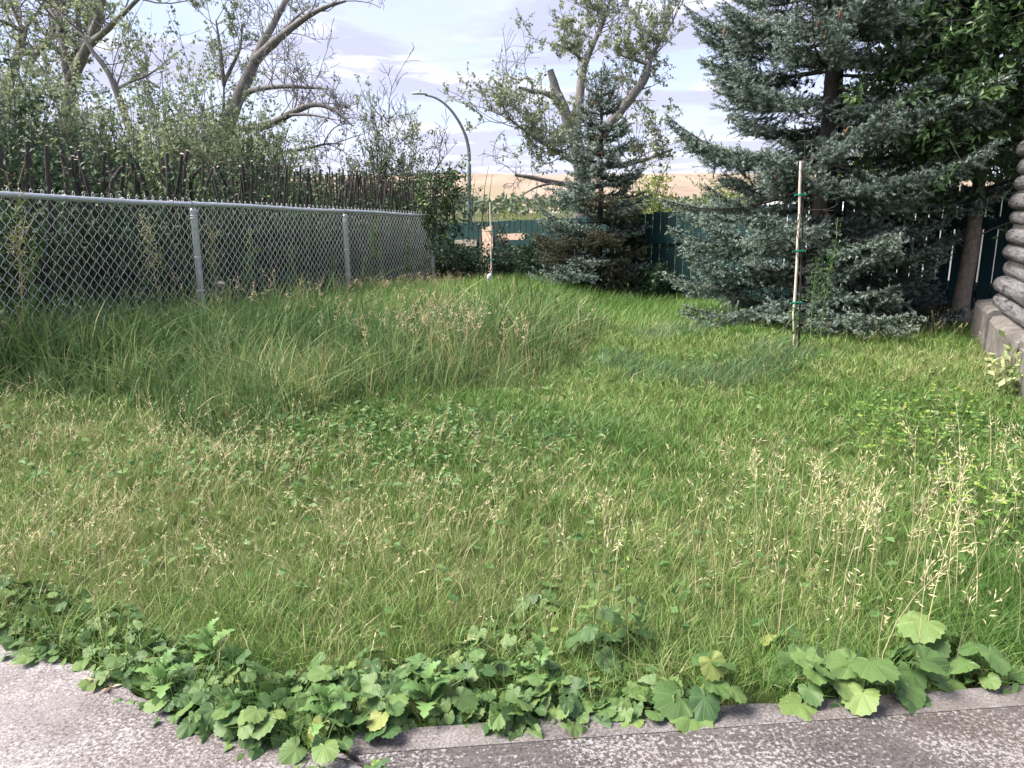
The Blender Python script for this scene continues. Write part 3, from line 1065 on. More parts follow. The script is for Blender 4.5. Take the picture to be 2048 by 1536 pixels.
class Tree:
    """Collects wood and leaves for one plant in coordinates relative to its base."""

    def __init__(s, name, label, base, bark, leafmat, cat='tree', group=None):
        s.base = np.asarray(base, float)
        s.root = thing(name, label, cat, tuple(float(q) for q in base), group)
        s.wood, s.leaf, s.twig = Acc(), Acc(), Acc()
        s.bark, s.leafmat = bark, leafmat
        s.tmin = 0.00030 * float(np.hypot(s.base[0], s.base[1]))

    def limb(s, pts, r0, r1, sides=8, acc=None):
        pts = np.asarray(pts, float) - s.base
        if len(pts) >= 3:                      # round the traced corners
            n = (len(pts) - 1) * 4 + 1
            ft = np.linspace(0, len(pts) - 1, n)
            q = np.stack([np.interp(ft, np.arange(len(pts)), pts[:, k]) for k in range(3)], -1)
            for _ in range(3):
                q[1:-1] = (q[:-2] + 2 * q[1:-1] + q[2:]) / 4
            pts = q
        rr = np.linspace(r0, r1 * 0.75, len(pts)) * 0.92
        rr = rr * (1 + rng.normal(0, 0.05, len(pts)))
        V, F = tube(pts, rr, sides)
        (acc or s.wood).add(V, F, rng.random())
        return pts + s.base

    def twigs(s, pts, n, length, r, leafy=0.0, leaf=(0.07, 0.05), depth=2, up=0.35, spread=0.9, per=10, frac=(0.15, 1.0), curl=0.25, lrnd=(0, 1)):
        """Side shoots along a limb, each with its own shoots; leaves on the outer ones."""
        pts = np.asarray(pts, float)
        k = len(pts)
        for _ in range(n):
            t = rng.uniform(*frac) * (k - 1)
            i = min(int(t), k - 2)
            p = pts[i] + (pts[i + 1] - pts[i]) * (t - i)
            tang = unit(pts[i + 1] - pts[i])
            d = unit(tang * rng.uniform(0.1, 0.7) + unit(rng.normal(0, 1, 3)) * spread + np.array((0, 0, up)))
            ln = length * rng.uniform(0.5, 1.25)
            m = 6
            q = [p]
            dd = d
            bendv = rng.normal(0, curl, 3)
            for j in range(m - 1):
                dd = unit(dd + bendv * 0.6 + rng.normal(0, curl * 0.18, 3) + np.array((0, 0, up * 0.25)))
                q.append(q[-1] + dd * ln / (m - 1))
            q = np.array(q)
            V, F = tube(q - s.base, np.maximum(np.linspace(r, r * 0.35, m), s.tmin), 3 if r < 0.012 else 5)
            s.twig.add(V, F, rng.random())
            if depth > 1:
                s.twigs(q, int(rng.integers(3, 6)), ln * 0.55, r * 0.5, leafy, leaf, depth - 1, up, spread, per, (0.25, 1.0), curl, lrnd)
            if leafy > 0 and depth == 1 and rng.random() < leafy:
                s.leaves_on(q, per, leaf, lrnd)

    def leaves_on(s, q, per, leaf, lrnd=(0, 1), spread=0.03):
        n = max(1, int(rng.poisson(per)))
        t = rng.uniform(0.15, 1.0, n) * (len(q) - 1)
        i = np.minimum(t.astype(int), len(q) - 2)
        pp = q[i] + (q[i + 1] - q[i]) * (t - i)[:, None] + rng.normal(0, spread, (n, 3))
        d = unit(unit(q[i + 1] - q[i]) * 0.5 + rng.normal(0, 0.8, (n, 3)) + np.array((0, 0, -0.15)))
        L = leaf[0] * rng.uniform(0.7, 1.25, n)
        base = rng.uniform(*lrnd)
        leafquads(s.leaf, pp - s.base, d, L, L * leaf[1] / leaf[0], np.clip(base + rng.normal(0, 0.18, n), 0, 1))

    def done(s, smooth=True, stuff=True):
        if s.wood.n:
            s.wood.build('trunk', s.bark, s.root, smooth)
        if s.twig.n:
            s.twig.build('twigs', {M['bark']: M['dead'], M['bark_s']: M['bark_d']}.get(s.bark, s.bark), s.root, False, 'stuff')
        if s.leaf.n:
            s.leaf.build('crown', s.leafmat, s.root, False, 'stuff')
        return s.root


def bush(name, label, base, height, rx, ry, nshoot, leaf, per, bark, leafmat, cat='bush', group=None, start=0.15, lean=(0, 0), sub=3, rnd=(0.1, 0.9), stemr=0.012, flat=0.6, uptop=0.5):
    """A many-stemmed bush: shoots fan out from the foot and carry leaves and side shoots."""
    T = Tree(name, label, base, bark, leafmat, cat, group)
    b = T.base
    for _ in range(nshoot):
        r = math.sqrt(rng.random())
        th = rng.uniform(0, 2 * math.pi)
        top = b + np.array((rx * r * math.cos(th) + lean[0], ry * r * math.sin(th) + lean[1], height * (1 - flat * r * r) * rng.uniform(0.55, 1.08)))
        foot = b + np.array((rx * 0.45 * r * math.cos(th), ry * 0.45 * r * math.sin(th), -0.05))
        q = bezline(foot, top, 0.02, 7, 0.025)
        q[:, :2] = foot[:2] + (q[:, :2] - foot[:2]) * (np.linspace(0, 1, 7) ** 1.4)[:, None]
        V, F = tube(q - b, np.linspace(stemr, stemr * 0.3, 7), 4)
        T.wood.add(V, F, rng.random())
        cut = int(len(q) * start)
        T.leaves_on(q[cut:], per, leaf, rnd)
        for _ in range(sub):
            t = rng.uniform(max(start, 0.2), 0.98) * 6
            i = min(int(t), 5)
            p = q[i] + (q[i + 1] - q[i]) * (t - i)
            d = unit(rng.normal(0, 0.8, 3) + np.array((0, 0, uptop)) + unit(p - b) * 0.3)
            e = bezline(p, p + d * height * rng.uniform(0.12, 0.26), 0.03, 4, 0.03)
            V, F = tube(e - b, np.linspace(stemr * 0.4, stemr * 0.15, 4), 3)
            T.twig.add(V, F, rng.random())
            T.leaves_on(e, per * 0.7, leaf, rnd)
    return T


# ================================================================== trees beyond the chain link fence
def gbase(px, Y):
    x = P(px, 400, Y)[0]
    return (x, Y, zg1(x, Y))


# --- two-stemmed cottonwood
Y = 21.0
T = Tree('cottonwood_tree', 'forked grey cottonwood with upright limbs and sparse leaves at upper left', gbase(146, Y), M['bark'], M['leaf_g'])
tr_ = T.limb([T.base - (0, 0, 0.3), P(146, 360, Y), P(146, 290, Y), P(138, 215, Y), P(141, 160, Y)], 0.27, 0.20, 10)
lims = [([P(141, 165, Y), P(130, 115, Y), P(121, 60, Y + 0.4), P(113, 0, Y + 0.7), P(100, -70, Y + 1)], 0.15, 0.08),
        ([P(141, 165, Y), P(160, 122, Y - 0.3), P(180, 86, Y - 0.5), P(194, 45, Y - 0.6), P(205, 0, Y - 0.5), P(222, -70, Y)], 0.17, 0.08),
        ([P(180, 88, Y - 0.5), P(212, 62, Y - 1.2), P(250, 24, Y - 1.8), P(300, -25, Y - 2.4)], 0.11, 0.05),
        ([P(166, 108, Y), P(158, 55, Y + 0.8), P(152, 0, Y + 1.4), P(150, -60, Y + 2)], 0.09, 0.05),
        ([P(121, 60, Y), P(100, 20, Y + .6), P(88, -30, Y + 1)], 0.07, 0.04),
        ([P(136, 175, Y), P(110, 172, Y - 0.6), P(80, 178, Y - 1.2), P(55, 190, Y - 1.6)], 0.07, 0.03)]
for l, r0, r1 in lims:
    q = T.limb(l, r0, r1, 7)
    T.twigs(q, 9, 1.5, 0.020, 0.55, (0.09, 0.066), 3, 0.35, 0.9, 13, (0.2, 1.0))
T.twigs(tr_, 5, 1.0, 0.014, 0.9, (0.075, 0.055), 2, 0.3, 0.9, 14, (0.6, 1.0), lrnd=(0, 0.4))
T.done()

# --- pale dead-topped tree at the left edge
Y = 23.0
T = Tree('dead_topped_tree', 'pale leaning dead-topped tree at the left edge', gbase(-5, Y), M['bark'], M['leaf_y'])
q = T.limb([T.base - (0, 0, 0.3), P(2, 260, Y), P(10, 180, Y), P(28, 135, Y), P(42, 90, Y), P(50, 55, Y)], 0.24, 0.13, 9)
for l, r0, r1 in [([P(47, 66, Y), P(25, 50, Y - .4), P(-10, 38, Y - .8)], 0.09, 0.05), ([P(45, 60, Y), P(30, 25, Y), P(12, -10, Y), P(0, -40, Y)], 0.07, 0.03),
                  ([P(36, 110, Y), P(62, 98, Y - .6), P(90, 92, Y - 1), P(112, 93, Y - 1.3)], 0.11, 0.04),
                  ([P(46, 132, Y + .8), P(70, 112, Y + 1), P(96, 78, Y + 1.2), P(118, 40, Y + 1.4), P(135, 0, Y + 1.5)], 0.13, 0.07),
                  ([P(50, 58, Y), P(72, 30, Y), P(90, 0, Y), P(100, -30, Y)], 0.05, 0.03)]:
    q = T.limb(l, r0, r1, 7)
    T.twigs(q, 9, 1.4, 0.018, 0.35, (0.07, 0.05), 3, 0.3, 0.9, 9, (0.3, 1.0))
T.done()

# --- thin leaning trunk between them
Y = 18.0
T = Tree('leaning_tree', 'thin pale tree leaning left behind the cut hedge stems', gbase(300, Y), M['bark'], M['leaf_g'])
q = T.limb([T.base - (0, 0, 0.2), P(290, 340, Y), P(264, 275, Y), P(238, 195, Y), P(216, 140, Y), P(186, 105, Y), P(165, 70, Y)], 0.13, 0.05, 8)
T.twigs(q, 8, 1.2, 0.014, 0.8, (0.07, 0.05), 2, 0.3, 0.9, 12, (0.3, 1.0))
q = T.limb([P(232, 180, Y), P(262, 162, Y), P(300, 150, Y - .3), P(335, 120, Y - .6)], 0.045, 0.015, 6)
T.twigs(q, 6, 1.0, 0.010, 0.5, (0.07, 0.05), 2, 0.4, 0.9, 8)
q = T.limb([P(232, 178, Y), P(240, 150, Y + .2), P(255, 110, Y + .3)], 0.03, 0.01, 5)
T.twigs(q, 5, 0.8, 0.009, 0.5, (0.07, 0.05), 2, 0.4, 0.9, 8)
T.done()

# --- big leaning half-dead cottonwood
Y = 19.5
T = Tree('half_dead_cottonwood', 'big half dead cottonwood leaning right with bare fanned branches', gbase(425, Y), M['bark'], M['leaf_g'])
q0 = T.limb([T.base - (0, 0, 0.3), P(435, 320, Y), P(455, 245, Y), P(480, 190, Y), P(510, 122, Y)], 0.25, 0.17, 10)
bare = [([P(508, 126, Y), P(522, 90, Y), P(540, 60, Y + .3), P(572, 0, Y + .6), P(600, -60, Y + .8)], 0.13, 0.07, 9, 1.3),
        ([P(510, 122, Y), P(540, 92, Y - .3), P(575, 62, Y - .6), P(620, 28, Y - .9), P(660, 10, Y - 1), P(692, 2, Y - 1)], 0.13, 0.04, 10, 1.1),
        ([P(560, 75, Y - .4), P(582, 42, Y), P(622, 12, Y + .2)], 0.05, 0.02, 5, 0.8),
        ([P(485, 188, Y), P(512, 178, Y - .4), P(560, 172, Y - .9), P(610, 174, Y - 1.2), P(656, 178, Y - 1.4)], 0.085, 0.035, 9, 0.9),
        ([P(455, 262, Y), P(540, 252, Y - .8), P(585, 224, Y - 1.2), P(630, 205, Y - 1.5), P(672, 220, Y - 1.7), P(705, 252, Y - 1.8)], 0.12, 0.03, 15, 1.15),
        ([P(580, 230, Y - 1.2), P(620, 228, Y - 1.6), P(672, 240, Y - 2)], 0.045, 0.02, 3, 0.7),
        ([P(560, 305, Y), P(620, 296, Y - .8), P(650, 287, Y - 1.1), P(686, 288, Y - 1.3)], 0.05, 0.02, 6, 0.9),
        ([P(648, 287, Y - 1.1), P(660, 262, Y - 1.2), P(690, 240, Y - 1.4)], 0.02, 0.008, 4, 0.7)]
for l, r0, r1, n, ln in bare:
    q = T.limb(l, r0, r1, 7)
    T.twigs(q, n, ln, 0.014, 0.06, (0.07, 0.05), 3, 0.45, 0.85, 5, (0.25, 1.0), 0.35)
for l in ([P(448, 172, Y + 1), P(440, 95, Y + 1), P(432, 40, Y + 1)], [P(447, 168, Y + 1), P(465, 130, Y + 1), P(482, 98, Y + 1), P(484, 50, Y + 1)], [P(447, 240, Y + 1), P(447, 205, Y + 1), P(448, 168, Y + 1)]):
    q = T.limb(l, 0.06, 0.03, 6)
    T.twigs(q, 7, 1.0, 0.012, 0.5, (0.07, 0.05), 3, 0.45, 0.85, 8)
T.done()

# --- leafy poplars and bushes filling the space between
specs = [
    ('poplar_sapling', 'tall sparse leafy poplar left of the big leaning cottonwood', 345, 18.5, 5.6, 1.6, 1.4, 70, (0.075, 0.055), 26, 'leaf_g', 0.35, 'tree'),
    ('poplar_sapling', 'leafy poplar standing in front of the leaning cottonwood trunk', 440, 18.0, 4.9, 1.5, 1.3, 85, (0.07, 0.052), 26, 'leaf_g', 0.25, 'tree'),
    ('willow_bush', 'silvery willow bush under the bare fanned branches', 545, 17.5, 3.2, 1.5, 1.2, 80, (0.07, 0.03), 26, 'leaf_s', 0.15, 'bush'),
    ('willow_bush', 'low silvery bush at the right end of the bare branches', 625, 18.5, 2.7, 1.0, 1.0, 50, (0.07, 0.035), 24, 'leaf_s', 0.15, 'bush'),
    ('roadside_bush', 'pale green bush with bare twigs on top left of the street lamp', 775, 20.0, 3.7, 1.5, 1.2, 90, (0.075, 0.035), 28, 'leaf_s', 0.15, 'bush'),
    ('leafy_bush', 'dark round bush at the far left above the fence', 5, 13.0, 3.1, 1.4, 1.2, 90, (0.065, 0.05), 26, 'shrub', 0.1, 'bush'),
    ('leafy_bush', 'light green feathery bush at the left under the dead-topped tree', 75, 15.0, 4.2, 1.5, 1.2, 95, (0.065, 0.045), 26, 'leaf_g', 0.12, 'bush'),
    ('leafy_bush', 'olive bush hiding the foot of the forked cottonwood', 185, 16.5, 3.9, 1.4, 1.2, 95, (0.065, 0.045), 26, 'leaf_g', 0.12, 'bush'),
    ('leafy_bush', 'dull green bush behind the cut stems left of the leaning trunk', 250, 15.5, 3.1, 1.3, 1.2, 80, (0.06, 0.045), 26, 'leaf_o', 0.12, 'bush'),
    ('leafy_bush', 'green bush behind the middle of the cut hedge', 385, 15.0, 3.1, 1.5, 1.2, 95, (0.06, 0.045), 26, 'leaf_g', 0.12, 'bush'),
    ('leafy_bush', 'dark green bush behind the right part of the cut hedge', 500, 16.0, 3.0, 1.4, 1.2, 85, (0.06, 0.045), 26, 'leaf_o', 0.12, 'bush'),
]
for nm, lb_, px, Y, h, rx, ry, ns, lf, per, mt, st, cat in specs:
    b = gbase(px, Y)
    hh = h + 0.55
    k_ = 0.75 if cat == 'tree' else 1.45
    ns, per, lf = int(ns * k_), per * (1.15 if cat == 'tree' else 1.6), (lf[0] * 1.15, lf[1] * 1.15)
    T = bush(nm, lb_, b, hh, rx, ry, ns, lf, per, M['bark_d'] if mt != 'leaf_g' else M['bark'], M[mt], cat, 'leafy growth behind the cut hedge', st, sub=4, stemr=0.016, flat=0.5)
    if px == 775:
        q = bezline(T.base + (0, 0, 1.5), T.base + (0.2, 0, 4.0), 0, 6, 0.02)
        T.twigs(q, 8, 1.1, 0.012, 0.0, depth=3, up=0.5)
        q = bezline(T.base + (0.5, 0, 1.7), T.base + (1.6, -0.3, 3.2), 0.05, 6, 0.02)
        T.limb(q, 0.03, 0.01, 5)
        T.twigs(q, 8, 0.9, 0.010, 0.0, depth=3, up=0.4)
    T.done()

# --- broken cottonwood behind the middle spruce
Y = 27.0
T = Tree('broken_cottonwood', 'storm broken cottonwood with a sawn stub behind the middle spruce', gbase(1165, Y), M['bark'], M['leaf_s'])
T.limb([T.base - (0, 0, 0.4), P(1168, 380, Y), P(1160, 310, Y), P(1140, 245, Y)], 0.42, 0.28, 10)
T.limb([P(1141, 250, Y), P(1126, 215, Y), P(1114, 185, Y), P(1100, 140, Y)], 0.23, 0.17, 10)
q = T.limb([P(1121, 208, Y), P(1105, 192, Y - .5), P(1085, 184, Y - .8), P(1065, 184, Y - 1), P(1038, 175, Y - 1.2)], 0.13, 0.07, 8)
q = T.limb([P(1063, 181, Y - 1), P(1066, 163, Y - 1), P(1055, 155, Y - 1), P(1035, 161, Y - 1), P(1015, 152, Y - 1), P(1010, 135, Y - 1)], 0.05, 0.012, 6)
T.twigs(q, 7, 1.3, 0.012, 0, depth=2, up=0.5, curl=0.5)
q = T.limb([P(1150, 270, Y), P(1160, 190, Y + .5), P(1165, 140, Y + .8), P(1180, 100, Y + 1), P(1205, 50, Y + 1.2), P(1215, 10, Y + 1.2)], 0.20, 0.07, 9)
T.twigs(q, 22, 1.6, 0.02, 0.95, (0.10, 0.075), 3, 0.35, 0.9, 8, (0.25, 1.0))
q = T.limb([P(1165, 120, Y + .8), P(1140, 100, Y + .5), P(1115, 88, Y)], 0.06, 0.03, 6)
T.twigs(q, 10, 1.2, 0.016, 1.0, (0.10, 0.075), 3, 0.3, 0.9, 8, (0.1, 1.0))
q = T.limb([P(1165, 330, Y), P(1210, 262, Y - .3), P(1238, 225, Y - .5), P(1268, 188, Y - .6), P(1294, 155, Y - .6), P(1297, 125, Y - .6), P(1318, 85, Y - .4), P(1346, 42, Y)], 0.24, 0.05, 9)
T.twigs(q, 26, 1.5, 0.02, 0.75, (0.10, 0.075), 3, 0.35, 0.9, 7, (0.3, 1.0))
q = T.limb([P(1295, 128, Y - .6), P(1262, 118, Y - .6), P(1235, 108, Y - .4)], 0.08, 0.03, 6)
T.twigs(q, 12, 1.2, 0.016, 0.7, (0.10, 0.075), 3, 0.5, 0.8, 11)
q = T.limb([P(1320, 80, Y - .4), P(1330, 60, Y - .2), P(1340, 20, Y)], 0.03, 0.012, 5)
T.twigs(q, 9, 1.1, 0.012, 0.0, depth=2, up=0.9, curl=0.3)
q = T.limb([P(1160, 330, Y), P(1110, 300, Y - 1), P(1060, 270, Y - 1.6), P(1015, 235, Y - 2)], 0.12, 0.04, 7)
T.twigs(q, 34, 1.5, 0.018, 1.0, (0.10, 0.075), 3, 0.3, 0.9, 8, (0.15, 1.0))
q = T.limb([P(1150, 372, Y), P(1100, 364, Y - .6), P(1060, 354, Y - 1), P(1030, 350, Y - 1.1)], 0.11, 0.075, 8)
T.twigs(q, 5, 1.1, 0.012, 0.0, depth=3, up=-0.2, curl=0.4)
q = T.limb([P(1110, 366, Y - .6), P(1075, 372, Y - 1), P(1040, 392, Y - 1.4)], 0.05, 0.03, 6)
q = T.limb([P(1180, 340, Y), P(1260, 325, Y - .6), P(1300, 318, Y - 1), P(1345, 298, Y - 1.4)], 0.12, 0.05, 7)
T.twigs(q, 14, 1.3, 0.016, 0.6, (0.10, 0.075), 3, 0.4, 0.9, 12, (0.2, 1.0))
T.done()

for nm, lb_, px, Y, h, rx, ry, ns, mt in [
        ('yellow_green_bush', 'sunlit yellow green bush beyond the fence left of the middle spruce', 1045, 24.0, 1.9, 1.7, 1.2, 75, 'leaf_y'),
        ('yellow_green_bush', 'yellow green sapling between the two spruces beyond the fence', 1305, 19.0, 3.0, 0.8, 0.8, 60, 'leaf_y'),
        ('yellow_green_bush', 'yellow green bush showing through the gaps of the big spruce', 1480, 20.0, 2.8, 2.3, 1.2, 80, 'leaf_y'),
        ('yellow_green_tree', 'yellow green tree peeping between the big spruce and the ash', 1700, 20.0, 5.6, 1.7, 1.4, 100, 'leaf_y'),
        ('dark_fence_bush', 'dark bush with dead sticks behind the green fence near the lamp', 925, 18.2, 1.7, 0.8, 0.6, 60, 'shrub')]:
    T = bush(nm, lb_, gbase(px, Y), h + (0.3 if Y > 20 else 0), rx, ry, ns, (0.08, 0.05), 26, M['bark_d'], M[mt], 'bush', 'bushes beyond the green fence', 0.1, sub=4, stemr=0.014, flat=0.5)
    if px == 925:
        for _ in range(7):
            x = rng.uniform(-0.5, 0.7)
            q = bezline(T.base + (x, 0, 0.8), T.base + (x + rng.uniform(-.2, .5), -0.2, rng.uniform(2.0, 2.7)), 0.03, 5, 0.02)
            T.limb(q, 0.018, 0.006, 5)
    T.done()

# --- tree line and one house far down in the valley
a = Acc()
n = 9000
tx = rng.uniform(-420, 460, n)
ty = rng.uniform(430, 600, n)
crown_h = 7 + 5 * (0.5 + 0.5 * np.sin(tx * 0.13 + np.sin(ty * 0.05) * 2)) + rng.normal(0, 1, n)
pp = np.stack((tx, ty, -4 + crown_h * rng.random(n) ** 0.5), -1)
leafquads(a, pp, unit(rng.normal(0, 1, (n, 3))), 4.0, 3.2, rng.random(n))
o = a.build('valley_tree_line', M['far_tree'], kind='stuff')
tag(o, 'far blue green belt of trees at the foot of the dry hills', 'trees')

# ================================================================== cut hedge behind the chain link
stem_me = []
for k in range(6):
    a = Acc()
    g = np.random.default_rng(90 + k)
    n = 9
    z = np.linspace(0, 1, n)
    x = 0.05 * np.sin(z * 3 + g.uniform(0, 6)) + 0.02 * np.sin(z * 9 + g.uniform(0, 6))
    y = 0.04 * np.sin(z * 4 + g.uniform(0, 6))
    x -= x[0]
    y -= y[0]
    pts = np.stack((x, y, z), -1)
    V, F = tube(pts, np.linspace(0.024, 0.016, n), 6)
    a.add(V, F)
    top = V[-6:]
    a.add(np.concatenate((top, [pts[-1] + (0, 0, 0.002)])), [(j, (j + 1) % 6, 6) for j in range(6)], 0.5, 1)
    stem_me.append(a.mesh('cut_stem', [M['bark_d'], M['cut']], True))

hi = 0
t = -3.6
hedge_group = 'cut back hedge behind the chain link fence'
hedge_words = ['at the left edge of the picture', 'under the far left light green bush', 'below the forked cottonwood', 'with forked stems left of the leaning trunk',
               'with two thick forked stems below the leaning trunk', 'left of the first visible fence post', 'right of the first visible fence post', 'below the leafy poplar',
               'with a dense row of thin stems', 'left of the second visible fence post', 'right of the second visible fence post', 'with a tight bundle of stems', 'below the roadside bush', 'behind the last chain link post']
while t < 7.2:
    offd = 0.75 + 0.25 * rng.random()
    p = fpt(t, 0, offd)
    z0 = zg1(p[0], p[1])
    T = Tree('hedge_shrub', 'cut back hedge shrub with sawn stems ' + hedge_words[min(hi, len(hedge_words) - 1)], (p[0], p[1], z0), M['bark_d'], M['hedge'], 'hedge shrub', hedge_group)
    thick = t < 1.8
    for _ in range(8 if thick else 18):
        x, y = rng.normal(0, 0.26), rng.normal(0, 0.22)
        hgt = 2.06 - z0 + rng.normal(0, 0.07 if thick else 0.05)
        k = rng.uniform(0.9, 1.45) if thick else rng.uniform(0.6, 1.0)
        o = inst('stem', stem_me[int(rng.integers(6))], T.root, (x * 0.6, y * 0.6, -0.05), (rng.normal(0, 0.10), rng.normal(0, 0.13), rng.uniform(0, 6.28)), (k, k, hgt))
        if thick and rng.random() < 0.35:        # a fork sawn off at the same level
            hf = hgt * rng.uniform(0.3, 0.42)
            inst('stem', stem_me[int(rng.integers(6))], T.root, (x * 0.6, y * 0.6, hgt - hf - 0.05), (rng.normal(0, 0.1), rng.choice((-1, 1)) * rng.uniform(0.4, 0.6), rng.uniform(-0.6, 0.6)), (k * 0.8, k * 0.8, hf))
    n = 4200
    pts = np.stack((rng.normal(0, 0.42, n), rng.normal(0, 0.36, n), rng.uniform(0.05, 1.0, n) ** 0.85 * (1.72 if t < 4 else 1.6)), -1)
    foff = (pts[:, 0] + T.base[0] - FA[0]) * -FD[1] + (pts[:, 1] + T.base[1] - FA[1]) * FD[0]
    pts = pts[foff > 0.16]
    n = len(pts)
    keep = (pts[:, 2] < 1.22) | (rng.random(n) < 0.16)
    pts = pts[keep]
    n = len(pts)
    clump = 0.5 + 0.5 * wob(pts[:, 0] * 3 + t, pts[:, 2] * 3, 1.0, hi)
    leafquads(T.leaf, pts, unit(rng.normal(0, 1, (n, 3)) + (0, 0, -0.2)), 0.055 * rng.uniform(0.7, 1.25, n), 0.038, np.clip(0.15 + 0.5 * clump + rng.normal(0, 0.15, n), 0, 0.93))
    for _ in range(14):                          # fine brush among the stems and a few pale new shoots
        x, y = rng.normal(0.15, 0.25), rng.normal(0.1, 0.2)
        q = bezline(np.array((x, y, 0.4)), np.array((x + rng.normal(0, 0.25), y + rng.normal(0, 0.2), rng.uniform(1.3, 2.2))), 0.02, 5, 0.03)
        V, F = tube(q, np.linspace(0.007, 0.003, 5), 3)
        T.twig.add(V, F)
        T.leaves_on(q + T.base, 14, (0.05, 0.035), (0.3, 0.8))
    for _ in range(2):
        x = rng.normal(0, 0.3)
        q = bezline(np.array((x, -0.1, 1.0)), np.array((x + rng.normal(0, 0.1), -0.1, rng.uniform(1.5, 1.95))), 0.0, 4, 0.02)
        V, F = tube(q, 0.004, 3)
        T.twig.add(V, F)
        T.leaves_on(q + T.base, 16, (0.055, 0.022), (0.96, 1.0))
    T.done()
    t += 0.80
    hi += 1

# ================================================================== small trees and shrubs at the far corner of the yard
b = np.array((*P(925, 560, 13.6)[:2], 0.0))
b[2] = zg1(b[0], b[1])
T = Tree('corner_sapling', 'leafy young tree drooping over the last chain link post', b, M['bark_d'], M['hedge'])
q = T.limb([b - (0, 0, 0.1), P(912, 520, 13.6), P(895, 475, 13.5), P(878, 445, 13.4), P(868, 410, 13.4), P(872, 375, 13.4)], 0.022, 0.010, 6)
T.twigs(q, 26, 0.55, 0.007, 1.0, (0.06, 0.04), 2, 0.1, 0.9, 15, (0.35, 1.0), lrnd=(0.4, 1.0))
q = T.limb([P(905, 500, 13.6), P(912, 450, 13.7), P(905, 400, 13.8), P(890, 360, 13.8)], 0.016, 0.008, 5)
T.twigs(q, 20, 0.55, 0.007, 1.0, (0.06, 0.04), 2, 0.1, 0.9, 14, (0.2, 1.0), lrnd=(0.4, 1.0))
T.done()
shr = [(895, 14.0, 0.62, 0.45, 'dense dark leafy shrub at the foot of the last chain link post'),
       (945, 14.2, 0.66, 0.45, 'dense dark leafy shrub left of the white wrapped stake'),
       (1010, 14.3, 0.78, 0.45, 'dense dark leafy shrub in front of the leaning board'),
       (1062, 13.9, 0.74, 0.42, 'dense dark leafy shrub left of the middle spruce'),
       (842, 14.9, 0.5, 0.35, 'small dark shrub behind the mesh before the last post'),
       (1320, 12.0, 0.5, 0.3, 'small dark shrub between the two spruces at the fence')]
for px, Y, h, r, lb_ in shr:
    bush('leafy_shrub', lb_, gbase(px, Y), h * 1.3, r, 0.35, 46, (0.065, 0.036), 16, M['bark_d'], M['shrub'], 'shrub', 'dark shrubs along the green fence', 0.05, sub=3, stemr=0.006, flat=0.3).done()

# ================================================================== blue spruces
def needles(acc, q, dens, nl, tipw, rlo, rhi, rn):
    """Needles all round a shoot q (polyline). Outer, younger growth is more glaucous; highlights on top and inner shade are painted in."""
    seg = q[1:] - q[:-1]
    ln = np.linalg.norm(seg, axis=1)
    tot = ln.sum()
    n = max(6, int(tot * dens))
    cum = np.concatenate(([0], np.cumsum(ln)))
    s = rn.uniform(0, tot, n)
    i = np.clip(np.searchsorted(cum, s) - 1, 0, len(seg) - 1)
    f = (s - cum[i]) / ln[i]
    p = q[i] + seg[i] * f[:, None]
    ax = unit(seg[i])
    rad = unit(np.cross(ax, rn.normal(0, 1, (n, 3))))
    d = unit(ax * 0.75 + rad)
    side = unit(np.cross(d, rn.normal(0, 1, (n, 3))))
    L = nl * rn.uniform(0.75, 1.2, n)[:, None]
    w = tipw
    V = np.stack((p - side * w, p + side * w, p + d * L), 1).reshape(-1, 3)
    rr = np.clip(rlo + (rhi - rlo) * (s / tot) + rn.normal(0, 0.08, n) + 0.10 * rad[:, 2], 0, 1)  # upward needles paler, inner ones darker: highlight and shade put into the colour
    acc.add(V, np.arange(n * 3).reshape(-1, 3), np.repeat(rr, 3))


